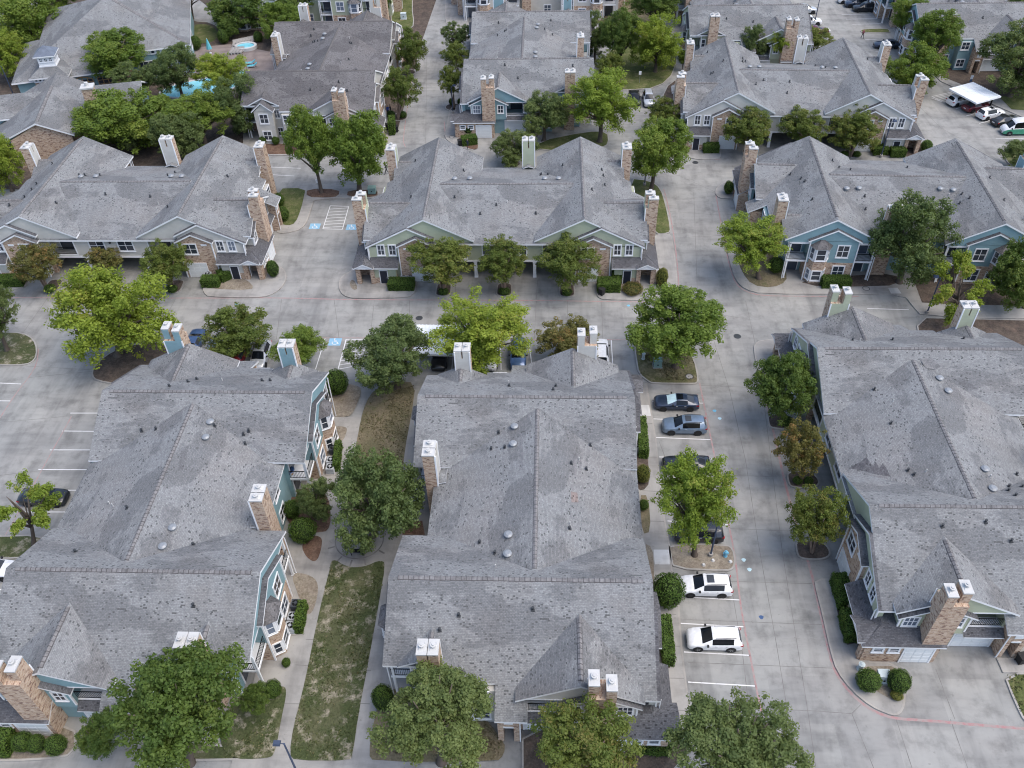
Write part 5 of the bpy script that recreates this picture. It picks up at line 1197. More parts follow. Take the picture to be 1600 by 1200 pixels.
ball((351, 68), 18, 2.6, 'ball shrub on the pool lawn edge'); ball((307, 78), 18, 2.6, 'ball shrub at the clubhouse corner')
ball((405, 66), 14, 2.0, 'ball shrub right of the spa tub'); ball((412, 226), 12, 1.3, 'ball shrub under the window of the dark-roofed building, left one'); ball((432, 226), 12, 1.3, 'ball shrub under the window of the dark-roofed building, right one')
ball((437, 322), 18, 2.0, 'shrub by the east wall of the left beige building, farther one'); ball((445, 345), 18, 2.2, 'shrub by the east wall of the left beige building, nearer one')
ball((1445, 237), 18, 1.8, 'clipped bush right of the beige back porch'); ball((1210, 425), 24, 2.2, 'dark bush at the street corner porch of the blue-teal building')
for k, c in enumerate(((693, 460), (788, 460), (886, 461))): ball(c, 17, 0.9, 'low clipped bush at the foot of the %s olive tree before the central carports' % ('first', 'middle', 'third')[k])
for k, c in enumerate(((80, 456), (270, 456))): ball(c, 18, 0.9, 'low clipped bush in the %s planter of the left carports' % ('first', 'second')[k])
for k, c in enumerate(((612, 183), (630, 184))): ball(c, 12, 1.0, 'low bush %s the trunk by the dark roof street' % ('left of', 'right of')[k])
for k, c in enumerate(((1318, 245), (1338, 245), (1228, 663), (1245, 755), (1262, 756))): ball(c, (12, 12, 22, 14, 14)[k], 0.8, ('low bush left of the third back carport tree', 'low bush right of the third back carport tree', 'low bush under the dark planter tree', 'low bush left of the rust-brown tree trunk', 'low bush right of the rust-brown tree trunk')[k])
# clipped box hedges
def hedge(p, w, h, label, mat='leaf_hedge'):
    P = px(p); a, b = Vector(P[0]), Vector(P[1]); L_ = (b-a).length; ang = math.atan2((b-a).y, (b-a).x)
    rg = np.random.default_rng(int(L_*1000)); A = 2*(L_*h+w*h)+L_*w; n = int(min(6000, 260*A))
    f = rg.random(n); q = np.stack([rg.random(n)*L_, (rg.random(n)-.5)*w, rg.random(n)*h], 1); nr = np.zeros((n, 3))
    c = np.cumsum(np.array([L_*w, L_*h, L_*h, w*h, w*h])/A)
    k = np.searchsorted(c, f); k = np.clip(k, 0, 4)
    for i, (ax, val, sg) in enumerate(((2, h, 1), (1, w/2, 1), (1, -w/2, -1), (0, L_, 1), (0, 0.0, -1))): m = k == i; q[m, ax] = val; nr[m, ax] = sg
    q += rg.normal(size=(n, 3))*0.035+nr*0.03*np.sin(q[:, :1]*4+q[:, 1:2]*5); nn = nr+0.55*rg.normal(size=(n, 3)); nn /= np.linalg.norm(nn, axis=1)[:, None]
    t = np.cross(nn, rg.normal(size=(n, 3))); t /= np.linalg.norm(t, axis=1)[:, None]; bb = np.cross(nn, t); s = 0.13*rg.uniform(0.6, 1.3, n)[:, None]
    v = np.stack([q-t*s*0.5, q+bb*s*0.35, q+t*s*0.5, q-bb*s*0.35], 1).reshape(-1, 3)
    e = empty('box_hedge', (a.x, a.y, 0.1), ang); tag(e, label, 'hedge')
    obj('foliage', leaf_mesh('foliage', v, rg.random((n, 3)), mat), e)
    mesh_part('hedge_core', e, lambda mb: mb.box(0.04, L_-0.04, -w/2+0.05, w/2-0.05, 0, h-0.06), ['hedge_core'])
hedge([(1001, 666), (1005, 718)], 0.9, 1.5, 'long clipped hedge beside the middle front building, by the dark cars')
hedge([(1037, 975), (1044, 1043)], 0.95, 1.5, 'clipped hedge beside the lower white car at the middle front building')
hedge([(531, 700), (527, 738)], 0.6, 1.2, 'narrow hedge screening two condenser units in the courtyard')
hedge([(476, 950), (468, 992)], 0.7, 1.2, 'narrow hedge screening three condenser units in the courtyard')
hedge([(1308, 910), (1322, 955)], 1.5, 1.5, 'thick hedge in front of the grey condenser at the right front building')
hedge([(1318, 965), (1329, 1006)], 1.1, 1.5, 'clipped hedge south of the thick one at the right front building')
hedge([(608, 450), (648, 450)], 1.6, 1.1, 'clipped hedge before the front door of the central green building')
hedge([(933, 452), (968, 452)], 1.8, 1.3, 'clipped hedge left of the reddish plants at the central green building')
hedge([(956, 440), (971, 440)], 1.2, 1.4, 'small hedge against the wall of the central green building')
hedge([(318, 446), (345, 446)], 1.4, 1.2, 'clipped hedge right of the left beige garage'); hedge([(345, 440), (362, 432)], 1.4, 1.3, 'clipped hedge nearest the porch of the left beige building')
hedge([(1, 446), (40, 444)], 1.5, 1.2, 'clipped hedge at the left edge before the left beige building')
hedge([(1282, 447), (1326, 447)], 1.4, 1.2, 'clipped hedge under the bay windows of the blue-teal building')
hedge([(1362, 240), (1384, 240)], 1.6, 1.2, 'clipped hedge right of the lamp at the beige back building, left one'); hedge([(1389, 243), (1412, 243)], 1.6, 1.2, 'clipped hedge right of the lamp at the beige back building, right one')
hedge([(1098, 237), (1122, 237)], 1.5, 1.2, 'clipped hedge by the dark door of the beige back building')
hedge([(996, 1165), (1046, 1168)], 1.6, 1.0, 'low hedge along the low brick corner at the bottom edge'); hedge([(-10, 1168), (25, 1168)], 1.8, 1.6, 'clipped hedge in the bottom left corner')
hedge([(613, 212), (614, 200)], 1.0, 2.2, 'tall narrow hedge beside the waste bins'); hedge([(722, 227), (745, 224)], 1.4, 1.3, 'dark hedge by the garage of the lone teal building')
hedge([(298, 62), (299, 32)], 0.9, 1.6, 'hedge along the clubhouse east wall')

# ------------------------------------------------------------------ loose grass on the front lawns
def grass_patch(name, polys, dens, mat, label, seed=3):
    rg = np.random.default_rng(seed); V = []
    for P in polys:
        P = np.array(P); lo, hi = P.min(0), P.max(0); n = int((hi-lo).prod()*dens); q = lo+rg.random((n, 2))*(hi-lo); ins = np.zeros(n, bool)
        for k in range(len(P)):
            a, b = P[k], P[(k+1) % len(P)]
            c = ((a[1] > q[:, 1]) != (b[1] > q[:, 1])) & (q[:, 0] < (b[0]-a[0])*(q[:, 1]-a[1])/(b[1]-a[1]+1e-9)+a[0]); ins ^= c
        V.append(q[ins])
    q = np.concatenate(V); keep = (np.sin(q[:, 0]*1.1+2*np.sin(q[:, 1]*0.5))+np.sin(q[:, 1]*0.9+1.3*np.sin(q[:, 0]*1.7))+rg.normal(size=len(q))*0.8) > -0.2; q = q[keep]; n = len(q)
    an = rg.random(n)*6.28; w = rg.uniform(0.05, 0.12, n); h = rg.uniform(0.05, 0.12, n); dx, dy = np.cos(an)*w, np.sin(an)*w; z0 = np.full(n, KH+0.02)
    lean = rg.normal(size=(n, 2))*0.05
    v = np.stack([np.stack([q[:, 0]-dx, q[:, 1]-dy, z0], 1), np.stack([q[:, 0]+dx, q[:, 1]+dy, z0], 1), np.stack([q[:, 0]+dx*.6+lean[:, 0], q[:, 1]+dy*.6+lean[:, 1], z0+h], 1), np.stack([q[:, 0]-dx*.6+lean[:, 0], q[:, 1]-dy*.6+lean[:, 1], z0+h], 1)], 1).reshape(-1, 3)
    o = obj(name, leaf_mesh(name, v, rg.random((n, 3)), mat)); tag(o, label, 'grass', kind='stuff')
leafmat('leaf_grass', (0.06, 0.085, 0.03), (0.105, 0.125, 0.05), (0.22, 0.19, 0.11), 0.15)
leafmat('leaf_dry', (0.12, 0.105, 0.06), (0.17, 0.15, 0.085), (0.11, 0.12, 0.05), 0.15)
_L1 = zp('n2', [(475, 715), (545, 740), (600, 757), (650, 755), (700, 745), (760, 717), (800, 720)])+zp('b2', [(795, 20), (760, 230), (700, 560), (640, 880), (600, 1130), (580, 1150), (250, 1150), (220, 1115), (240, 950), (295, 740), (335, 560), (380, 330), (430, 100)])
_L2 = px([(440, 1080), (446, 1082), (436, 1125), (428, 1177), (352, 1185), (345, 1135), (380, 1085)])
_L3 = px([(1570, 1055), (1660, 1055), (1660, 1185), (1603, 1130), (1586, 1095)])
grass_patch('grass', [_L1, _L2, _L3], 34, 'leaf_grass', 'short patchy green grass on the courtyard and corner lawns')
_L4 = px([(588, 612), (575, 632), (566, 657), (560, 690), (554, 715), (546, 770), (626, 800), (625, 760), (631, 702), (641, 650), (648, 604)]); _L5 = px([(596, 1080), (592, 1115), (588, 1125), (580, 1178), (776, 1188), (785, 1160), (720, 1085)]); _L6 = px([(1000, 545), (1070, 550), (1083, 565), (1089, 595), (1020, 597), (1000, 585)])
grass_patch('dry_grass', [_L4, _L5, _L6], 45, 'leaf_dry', 'thin dry grass on the brown lawns beside the front buildings', 5)

# ------------------------------------------------------------------ vehicles
def paint(name, c, metal=0.25, rough=0.28):
    m, nt, b = newmat(name); b.inputs['Base Color'].default_value = col(c); b.inputs['Metallic'].default_value = metal; b.inputs['Roughness'].default_value = rough
    b.inputs['Coat Weight'].default_value = 0.6; b.inputs['Coat Roughness'].default_value = 0.06
    f = noise(nt, N(nt, 'ShaderNodeTexCoord').outputs['Object'], 3.0, 3)
    L(nt, ramp(nt, f, ((0.35, tuple(0.9*x for x in c)), (0.7, tuple(min(1, 1.06*x+0.004) for x in c)))), b.inputs['Base Color'])
for n_, c_ in dict(white=(0.74, 0.76, 0.78), black=(0.018, 0.020, 0.024), navy=(0.025, 0.04, 0.075), slate=(0.15, 0.21, 0.29), silver=(0.50, 0.53, 0.56), red=(0.30, 0.03, 0.04), blue=(0.05, 0.10, 0.22), maroon=(0.12, 0.018, 0.03), vangreen=(0.06, 0.34, 0.21), charcoal=(0.02, 0.025, 0.035)).items(): paint('paint_'+n_, c_, 0.0 if n_ == 'white' else 0.3)
plain('tyre', (0.018, 0.018, 0.019), 0.85, 0.1); plain('rim_dark', (0.05, 0.052, 0.056), 0.4, 0.1, metal=0.5); plain('rim_light', (0.45, 0.46, 0.48), 0.35, 0.1, metal=0.6)
plain('plastic_black', (0.02, 0.021, 0.023), 0.6, 0.1); plain('lamp_red', (0.35, 0.02, 0.025), 0.25, 0.1); plain('lamp_clear', (0.62, 0.66, 0.70), 0.15, 0.05); plain('sunshade', (0.45, 0.62, 0.68), 0.5, 0.2); plain('plate', (0.7, 0.7, 0.7), 0.5, 0.05)
# stations: x (front +), half width at the shoulder, shoulder height, roof-line half width, roof-line height
CARS = {
 'suv': dict(st=[(2.32, .62, .56, .40, .60), (2.27, .74, .72, .55, .78), (2.10, .85, .84, .64, .92), (1.70, .915, .93, .70, 1.02), (1.12, .935, 1.00, .73, 1.10), (0.98, .94, 1.01, .72, 1.16), (0.30, .94, 1.03, .64, 1.60), (0.10, .94, 1.03, .635, 1.66), (-0.7, .94, 1.05, .635, 1.70), (-1.5, .935, 1.08, .62, 1.67), (-1.95, .92, 1.10, .59, 1.61), (-2.22, .88, 1.08, .62, 1.14), (-2.29, .84, .92, .60, .96), (-2.33, .76, .58, .50, .60)], ws=(4, 6), rw=(10, 11), side=(6, 9), wh=(1.42, -1.36), r=.37),
 'sedan': dict(st=[(2.42, .60, .50, .40, .54), (2.36, .74, .64, .55, .70), (2.15, .86, .76, .64, .84), (1.70, .91, .84, .70, .92), (1.05, .925, .90, .73, .98), (0.90, .93, .91, .72, 1.02), (0.12, .93, .93, .60, 1.38), (-0.1, .93, .93, .59, 1.42), (-0.6, .93, .94, .59, 1.43), (-1.1, .93, .95, .58, 1.36), (-1.85, .91, .97, .66, 1.05), (-2.25, .87, .94, .66, 1.00), (-2.38, .82, .86, .60, .90), (-2.43, .74, .54, .5, .56)], ws=(4, 6), rw=(9, 10), side=(6, 9), wh=(1.48, -1.42), r=.345),
 'van': dict(st=[(2.75, .68, .60, .45, .64), (2.68, .82, .80, .6, .90), (2.40, .94, 1.0, .72, 1.16), (2.05, .98, 1.12, .78, 1.28), (1.95, .99, 1.14, .80, 1.34), (1.30, 1.0, 1.20, .84, 1.98), (1.10, 1.0, 1.22, .86, 2.2), (0.0, 1.0, 1.24, .87, 2.36), (-1.5, 1.0, 1.24, .87, 2.36), (-2.6, 1.0, 1.24, .87, 2.34), (-2.80, .97, 1.22, .85, 2.2), (-2.86, .95, 1.2, .84, 1.3), (-2.88, .90, .6, .7, .62)], ws=(3, 5), rw=(10, 11), side=(5, 9), wh=(1.75, -1.75), r=.38),
}
def car_meshes(kind, paintm, lower=None, sunroof=False, shade=False):
    C = CARS[kind]; st = C['st']; w0, w1 = C['ws']; r0, r1 = C['rw']; s0, s1 = C['side']
    def sec(i):
        x, w, zb, wr, zt = st[i]; sill = 0.30 if 1 <= i < len(st)-1 else 0.40
        return [(x, w*.80, sill-0.06), (x, w*.97, sill+0.02), (x, w*1.0, zb*0.55+0.1), (x, w*.985, zb-0.03), (x, w*.93, zb+0.02), (x, wr, zt-0.05), (x, wr*.82, zt-0.005), (x, wr*.4, zt+0.02), (x, 0, zt+0.025)]
    bins = {}
    def put(k, pts): bins.setdefault(k, []).append(pts)
    S = [sec(i) for i in range(len(st))]; nj = 9
    for i in range(len(st)-1):
        for j in range(nj-1):
            a, b, c, d = S[i][j], S[i][j+1], S[i+1][j+1], S[i+1][j]
            k = 'body'
            if j >= 5 and w0 <= i < w1: k = 'windshield'
            elif j >= 5 and r0 <= i < r1: k = 'rear_window'
            elif j == 4 and s0 <= i < s1: k = 'side'
            elif j == 4 and (w0+1 <= i < s0): k = 'pillar'
            elif j == 0: k = 'skirt'
            elif lower and j <= 2: k = 'lower'
            for sgn in (1, -1):
                q = [(p[0], sgn*p[1], p[2]) for p in (a, b, c, d)]; kk = k
                if k == 'side': kk = 'side_window_l' if sgn > 0 else 'side_window_r'
                if k == 'pillar': kk = 'body'
                put(kk, q if sgn > 0 else q[::-1])
    for i, rv in ((0, True), (len(st)-1, False)):
        s = S[i]; ring = [(p[0], p[1], p[2]) for p in s]+[(p[0], -p[1], p[2]) for p in s[-2::-1]]; put('body', ring if not rv else ring[::-1])
    ring = [(S[i][0][0], S[i][0][1], S[i][0][2]) for i in range(len(st))]+[(S[i][0][0], -S[i][0][1], S[i][0][2]) for i in range(len(st)-1, -1, -1)]; put('skirt', ring)
    def mk(name, faces, mat, off=0.0):
        key = {}; mb = MB()
        for f in faces:
            ids = []
            for p in f:
                k = (round(p[0], 4), round(p[1], 4), round(p[2], 4))
                if k not in key: key[k] = len(mb.v); mb.v.append(p)
                if not ids or ids[-1] != key[k]: ids.append(key[k])
            if ids[0] == ids[-1]: ids.pop()
            if len(ids) > 2: mb.f.append(tuple(ids)); mb.m.append(0)
        return mb.mesh(name, [mat], True)
    out = [('body', mk('body', bins['body'], paintm)), ('skirt', mk('skirt', bins['skirt'], 'plastic_black')), ('windshield', mk('windshield', bins['windshield'], 'sunshade' if shade else 'car_glass')), ('rear_window', mk('rear_window', bins['rear_window'], 'car_glass')),
           ('side_window', mk('side_window', bins['side_window_l'], 'car_glass')), ('side_window', mk('side_window', bins['side_window_r'], 'car_glass'))]
    if 'lower' in bins: out.append(('lower_body', mk('lower_body', bins['lower'], lower)))
    f = st[2]; b = st[-3]
    for sg in (1, -1):
        mb = MB(); mb.prism([(f[0]-0.25, sg*(f[1]-0.02), f[2]-0.10), (f[0]+0.10, sg*(f[1]-0.20), f[2]-0.14), (f[0]+0.06, sg*(f[1]-0.42), f[2]-0.10)], [(f[0]-0.25, sg*(f[1]-0.04), f[2]+0.015), (f[0]+0.06, sg*(f[1]-0.22), f[2]-0.02), (f[0]+0.02, sg*(f[1]-0.42), f[2]+0.0)]); out.append(('headlight', mb.mesh('headlight', ['lamp_clear'])))
        mb = MB(); mb.box(b[0]-0.09, b[0]+0.22, sg*(b[1]-0.20), sg*(b[1]+0.012), b[2]-0.20, b[2]-0.05); out.append(('tail_light', mb.mesh('tail_light', ['lamp_red'])))
        m = st[s0]; mb = MB(); mb.box(m[0]+0.30, m[0]+0.46, sg*(m[1]-0.02), sg*(m[1]+0.17), m[2]+0.02, m[2]+0.17); out.append(('wing_mirror', mb.mesh('wing_mirror', ['plastic_black'])))
        mb = MB()
        xm = (st[s0][0]+st[s1][0])/2
        for hx in (xm+0.55, xm-0.35): mb.box(hx-0.1, hx+0.1, sg*(st[s0][1]*0.985), sg*(st[s0][1]*1.015), st[s0][2]-0.14, st[s0][2]-0.10)
        out.append(('door_handle', mb.mesh('door_handle', ['chrome'])))
    mb = MB(); mb.box(st[0][0]-0.06, st[0][0]+0.015, -0.36, 0.36, 0.42, 0.54); out.append(('grille', mb.mesh('grille', ['plastic_black'])))
    mb = MB(); mb.box(st[-1][0]-0.02, st[-1][0]+0.06, -0.24, 0.24, 0.62, 0.74); out.append(('number_plate', mb.mesh('number_plate', ['plate'])))
    if sunroof: zt = st[8][4]; mb = MB(); mb.box(-0.62, 0.0, -0.40, 0.40, zt-0.05, zt+0.04); out.append(('sunroof', mb.mesh('sunroof', ['car_glass'])))
    if kind == 'suv':
        for sg in (1, -1): mb = MB(); mb.tube([(0.05, sg*.60, 1.64), (-0.7, sg*.60, 1.71), (-1.7, sg*.57, 1.68)], [0.022]*3, 5); out.append(('roof_rail', mb.mesh('roof_rail', ['plastic_black'])))
    return out
def wheel_mesh(r):
    def disc(mb, r, y0, y1, n=20):
        a = [(r*math.cos(2*math.pi*k/n), y0, r*math.sin(2*math.pi*k/n)) for k in range(n)]; b = [(p[0], y1, p[2]) for p in a]; mb.prism(a, b)
    t = MB(); disc(t, r, -0.11, 0.11); rm = MB(); disc(rm, r*0.62, -0.118, 0.118, 16)
    sp = MB()
    for k in range(5):
        a = 2*math.pi*k/5; sp.prism([(0.05*r*math.cos(a+1.57)+u*math.cos(a), -0.124, 0.05*r*math.sin(a+1.57)+u*math.sin(a)) for u in (0.1*r, 0.6*r)]+[(-0.05*r*math.cos(a+1.57)+u*math.cos(a), -0.124, -0.05*r*math.sin(a+1.57)+u*math.sin(a)) for u in (0.6*r, 0.1*r)],
                                    [(0.05*r*math.cos(a+1.57)+u*math.cos(a), 0.124, 0.05*r*math.sin(a+1.57)+u*math.sin(a)) for u in (0.1*r, 0.6*r)]+[(-0.05*r*math.cos(a+1.57)+u*math.cos(a), 0.124, -0.05*r*math.sin(a+1.57)+u*math.sin(a)) for u in (0.6*r, 0.1*r)])
    ar = MB(); disc(ar, r*1.17, -0.12, 0.085)
    return t, rm, sp, ar
def car(kind, paintn, c, heading, label, rim='rim_dark', scale=1.0, world=None, name=None, **kw):
    x, y = world or at(*c)
    t = tag(empty(name or {'suv': 'parked_suv', 'sedan': 'parked_sedan', 'van': 'passenger_van'}[kind], (x, y, 0.0), heading), label, 'van' if kind == 'van' else 'car', 'parked vehicles'); t.scale = (scale,)*3
    for n_, me in cached(('car', kind, paintn, tuple(sorted(kw.items()))), lambda: car_meshes(kind, 'paint_'+paintn, **kw)): obj(n_, me, t)
    C = CARS[kind]; r = C['r']; w = 0.93 if kind != 'van' else 1.0
    ms = cached(('wheel', r, rim), lambda: [m.mesh(n_, [q], False) for m, n_, q in zip(wheel_mesh(r), ('tyre', 'rim', 'spokes', 'arch_liner'), ('tyre', 'plastic_black', rim, 'plastic_black'))])
    for wx in C['wh']:
        for sg in (1, -1):
            wo = obj('wheel', ms[0], t, (wx, sg*(w-0.10), r)); obj('rim', ms[1], wo); obj('spokes', ms[2], wo)
            obj('arch_liner', ms[3], t, (wx, sg*(w-0.075), r+0.01), 0.0 if sg > 0 else math.pi)
    return t
WEST, EAST, SOUTH, NORTH = R(180), 0.0, R(-90), R(90)
car('sedan', 'navy', (1056, 634), WEST, 'dark sedan with pale windshield sunshade, first car of the parking row', sunroof=True, shade=True)
car('suv', 'slate', (1068, 671), WEST, 'grey-blue sport utility car second in the parking row', sunroof=True)
car('sedan', 'charcoal', (1071, 731), WEST, 'dark car with its nose clear of the lime tree in the parking row')
car('suv', 'charcoal', (1090, 838), WEST, 'car hidden under the lime tree of the parking row')
car('suv', 'white', (1101, 921), WEST, 'white sport utility car with black sunroof below the dirt island', sunroof=True)
car('suv', 'white', (1114, 1004), WEST, 'white sport utility car with plain roof, lowest in the parking row', rim='rim_light')
car('sedan', 'black', (72, 782), EAST, 'dark car under the sparse tree in the left car park')
car('suv', 'white', (-8, 896), EAST, 'white car cut off by the left edge')
car('sedan', 'blue', (306, 540), NORTH, 'dark blue car behind the left front chimney')
car('suv', 'silver', (337, 558), SOUTH, 'silver car under the olive tree behind the left front roof')
car('suv', 'red', (374, 560), NORTH, 'red car under the olive tree behind the left front roof')
car('suv', 'silver', (409, 562), SOUTH, 'pale car with dark windshield, last one right of the olive tree')
car('sedan', 'black', (688, 561), SOUTH, 'black car under the white carport canopy')
car('sedan', 'white', (766, 561), SOUTH, 'white car behind the lime tree trunk at the canopy')
car('suv', 'blue', (810, 560), SOUTH, 'blue car right of the carport canopy')
car('suv', 'white', (938, 557), NORTH, 'white car behind the slim double chimney of the middle front roof')
car('suv', 'silver', (1013, 160), SOUTH, 'silver pickup-sized car parked in the back court')
car('sedan', 'black', (991, 158), SOUTH, 'black car left of the silver one in the back court')
car('suv', 'silver', (1257, 20), EAST, 'silver car at the top edge nearest the green-gabled building'); car('suv', 'white', (1264, 38), EAST, 'white car beside the lamp post in the far car park'); car('sedan', 'maroon', (1274, 52), EAST, 'dark red car in the far car park')
car('suv', 'white', (1326, 4), WEST, 'white car at the top edge of the far car park'); car('suv', 'navy', (1337, 10), WEST, 'dark blue car in the far car park row'); car('suv', 'black', (1350, 17), WEST, 'black car in the far car park row')
car('sedan', 'navy', (1385, 74), WEST, 'dark blue car parked alone below the small grass island')
_h = R(-28)
for (k_, p_, c_, hd, lb) in (('suv', 'white', (1499, 162), R(22), 'white car at the open end of the small carport canopy'), ('sedan', 'maroon', (1524, 171), R(22), 'dark red car under the small carport canopy'), ('suv', 'white', (1546, 183), R(22), 'white minivan right of the small carport canopy'), ('sedan', 'black', (1569, 193), R(22), 'black sedan between the white minivan and the van')):
    car(k_, p_, c_, hd, lb, sunroof=(k_ == 'suv' and p_ == 'white'))
car('van', 'white', (1590, 208), R(180), 'white and green passenger van at the right edge', lower='paint_vangreen', rim='rim_light')

# ------------------------------------------------------------------ carport canopies
def canopy(c0, c1, c2, z, label):
    a, b, d = [Vector((*at(*q, z), 0)) for q in (c0, c1, c2)]; ex = b-a; ey = d-a; Lx, Ly = ex.length, ey.length; ang = math.atan2(ex.y, ex.x)
    t = tag(empty('carport_canopy', (a.x, a.y, 0), ang), label, 'carport')
    s = 1 if (ex.x*ey.y-ex.y*ey.x) > 0 else -1
    mesh_part('fascia', t, lambda mb: (mb.box(0, Lx, 0, s*0.12, z-0.25, z-0.02), mb.box(0, Lx, s*(Ly-0.12), s*Ly, z-0.25, z-0.02), mb.box(0, 0.1, s*0.12, s*(Ly-0.12), z-0.25, z-0.02), mb.box(Lx-0.1, Lx, s*0.12, s*(Ly-0.12), z-0.25, z-0.02)), ['trim'])
    n = int(Lx/0.42)
    pm = cached(('rp', round(Lx/n, 3), round(Ly, 2)), lambda: (lambda mb: (mb.box(0, Lx/n-0.09, 0, s*Ly, -0.03, 0.0), mb.box(Lx/n-0.09, Lx/n, 0, s*Ly, -0.03, 0.05), mb.mesh('roof_panel', ['canopy_white']))[2])(MB()))
    for k in range(n): obj('roof_panel', pm, t, (Lx*k/n, 0, z))
    for x in (Lx*0.12, Lx*0.5, Lx*0.88): mesh_part('post', t, lambda mb: mb.box(x-0.09, x+0.09, s*(Ly-0.9)-0.09, s*(Ly-0.9)+0.09, 0, z-0.05), ['black_metal'])
plain('canopy_white', (0.72, 0.76, 0.80), 0.45, 0.10, 0.8)
canopy((640, 553), (776, 556), (648, 507), 2.5, 'white ribbed carport canopy between the olive and the lime trees')
canopy((1526, 161), (1483, 138.5), (1561, 148.5), 2.5, 'small weathered carport canopy in the far right car park')

# ------------------------------------------------------------------ street furniture and small things
plain('lamp_metal', (0.05, 0.07, 0.12), 0.5, 0.1)
def lamp(c, h, label, arm=0.5, rz=0.0):
    x, y = at(*c); t = tag(empty('street_lamp', (x, y, 0), rz), label, 'lamp')
    mesh_part('pole', t, lambda mb: mb.tube([(0, 0, 0), (0, 0, h-0.1), (arm*0.6, 0, h)], [0.09, 0.065, 0.05], 8), ['lamp_metal'])
    mesh_part('lamp_head', t, lambda mb: mb.prism([(arm*0.5, -0.22, h-0.06), (arm+0.3, -0.22, h-0.06), (arm+0.3, 0.22, h-0.06), (arm*0.5, 0.22, h-0.06)], [(arm*0.5, -0.16, h+0.14), (arm+0.25, -0.16, h+0.14), (arm+0.25, 0.16, h+0.14), (arm*0.5, 0.16, h+0.14)]), ['lamp_metal'])
    mesh_part('base', t, lambda mb: mb.cyl((0, 0), 0.22, 0, 0.45, 12), ['kerb'])
lamp((468, 1215), 6.0, 'lamp post at the bottom edge by the courtyard lawn', rz=R(180))
lamp((622, 560), 6.5, 'lamp post behind the live oak at the main drive')
lamp((1448, 490), 5.5, 'dark lamp post beside the thin yellow-green tree', rz=R(170))
lamp((1110, 869), 6.0, 'slanted-looking lamp post on the bare dirt island', rz=R(20))
lamp((1376, 246), 6.0, 'lamp post before the hedges of the beige back building')
lamp((1272, 40), 6.5, 'lamp post in the far car park')
lamp((22, 150), 5.5, 'lamp post at the left edge by the cupola tower', rz=R(180))
lamp((1007, 290), 5.0, 'lamp post beside the round tree east of the central green building')
lamp((708, 178), 5.0, 'lamp post before the lone teal building corner')
plain('ac_grey', (0.40, 0.43, 0.46), 0.6, 0.15); plain('ac_dark', (0.06, 0.07, 0.085), 0.6, 0.15)
def condenser(c, label, mat='ac_grey', world=None):
    x, y = world or at(*c); t = tag(empty('condenser_unit', (x, y, 0.1)), label, 'air conditioner', 'condenser units beside the walls')
    mesh_part('pad', t, lambda mb: mb.box(-0.5, 0.5, -0.5, 0.5, 0, 0.06), ['kerb'])
    mesh_part('cabinet', t, lambda mb: (mb.box(-0.4, 0.4, -0.4, 0.4, 0.06, 0.85), [mb.box(-0.42, 0.42, -0.42, 0.42, 0.14+k*0.1, 0.18+k*0.1) for k in range(7)]), [mat])
    mesh_part('fan_guard', t, lambda mb: mb.cyl((0, 0), 0.33, 0.85, 0.88, 16), ['black_metal'])
    mesh_part('fan_hub', t, lambda mb: (mb.cyl((0, 0), 0.14, 0.88, 0.92, 12), mb.box(-0.33, 0.33, -0.02, 0.02, 0.88, 0.9), mb.box(-0.02, 0.02, -0.33, 0.33, 0.88, 0.9)), [mat])
condenser((465, 951), 'dark condenser unit, farthest of three behind the courtyard hedge', 'ac_dark'); condenser((460, 971), 'grey condenser unit, middle of three behind the courtyard hedge'); condenser((456, 986), 'grey condenser unit, nearest of three behind the courtyard hedge')
condenser((523, 708), 'dark condenser unit, farther of two at the bay window', 'ac_dark'); condenser((519, 727), 'grey condenser unit, nearer of two at the bay window'); condenser((518, 738), 'grey condenser unit against the courtyard hedge end')
for k in range(4): condenser((993, 683+k*7.5), '%s of four condenser units behind the long hedge' % ('first', 'second', 'third', 'fourth')[k], 'ac_grey' if k % 2 else 'ac_dark')
condenser((1321, 920), 'grey condenser unit beside the thick hedge, upper one'); condenser((1322, 930), 'grey condenser unit beside the thick hedge, lower one', 'ac_dark')
condenser((632, 438), 'condenser unit by the garage of the central green building, left one'); condenser((643, 438), 'condenser unit by the garage of the central green building, right one')
condenser((940, 437), 'condenser unit behind the hedge at the central building, left one'); condenser((949, 437), 'condenser unit behind the hedge at the central building, right one')
condenser((327, 436), 'condenser unit beside the left beige garage')
plain('utility_green', (0.20, 0.32, 0.30), 0.6, 0.1); plain('utility_pale', (0.48, 0.56, 0.58), 0.6, 0.1); plain('hydrant_blue', (0.16, 0.42, 0.58), 0.5, 0.1)
def box_unit(name, c, w, d, h, mat, label, cat='utility box', rz=0.0):
    x, y = at(*c); t = tag(empty(name, (x, y, 0.1), rz), label, cat)
    mesh_part('pad', t, lambda mb: mb.box(-w/2-0.12, w/2+0.12, -d/2-0.12, d/2+0.12, 0, 0.05), ['kerb'])
    mesh_part('cabinet', t, lambda mb: mb.prism([(-w/2, -d/2, 0.05), (w/2, -d/2, 0.05), (w/2, d/2, 0.05), (-w/2, d/2, 0.05)], [(-w/2, -d/2+0.12, h), (w/2, -d/2+0.12, h), (w/2, d/2, h), (-w/2, d/2, h)]), [mat])
    mesh_part('lid', t, lambda mb: mb.box(-w/2-0.03, w/2+0.03, -d/2+0.08, d/2+0.03, h, h+0.06), [mat])
    mesh_part('handle', t, lambda mb: mb.box(-0.08, 0.08, -d/2-0.02, -d/2+0.02, h*0.45, h*0.6), ['black_metal'])
box_unit('transformer_box', (1027, 572), 0.9, 0.9, 0.85, 'utility_green', 'green transformer box on the island under the round tree')
box_unit('transformer_box', (1377, 1063), 0.9, 0.8, 0.95, 'utility_pale', 'pale utility box between two clipped bushes')
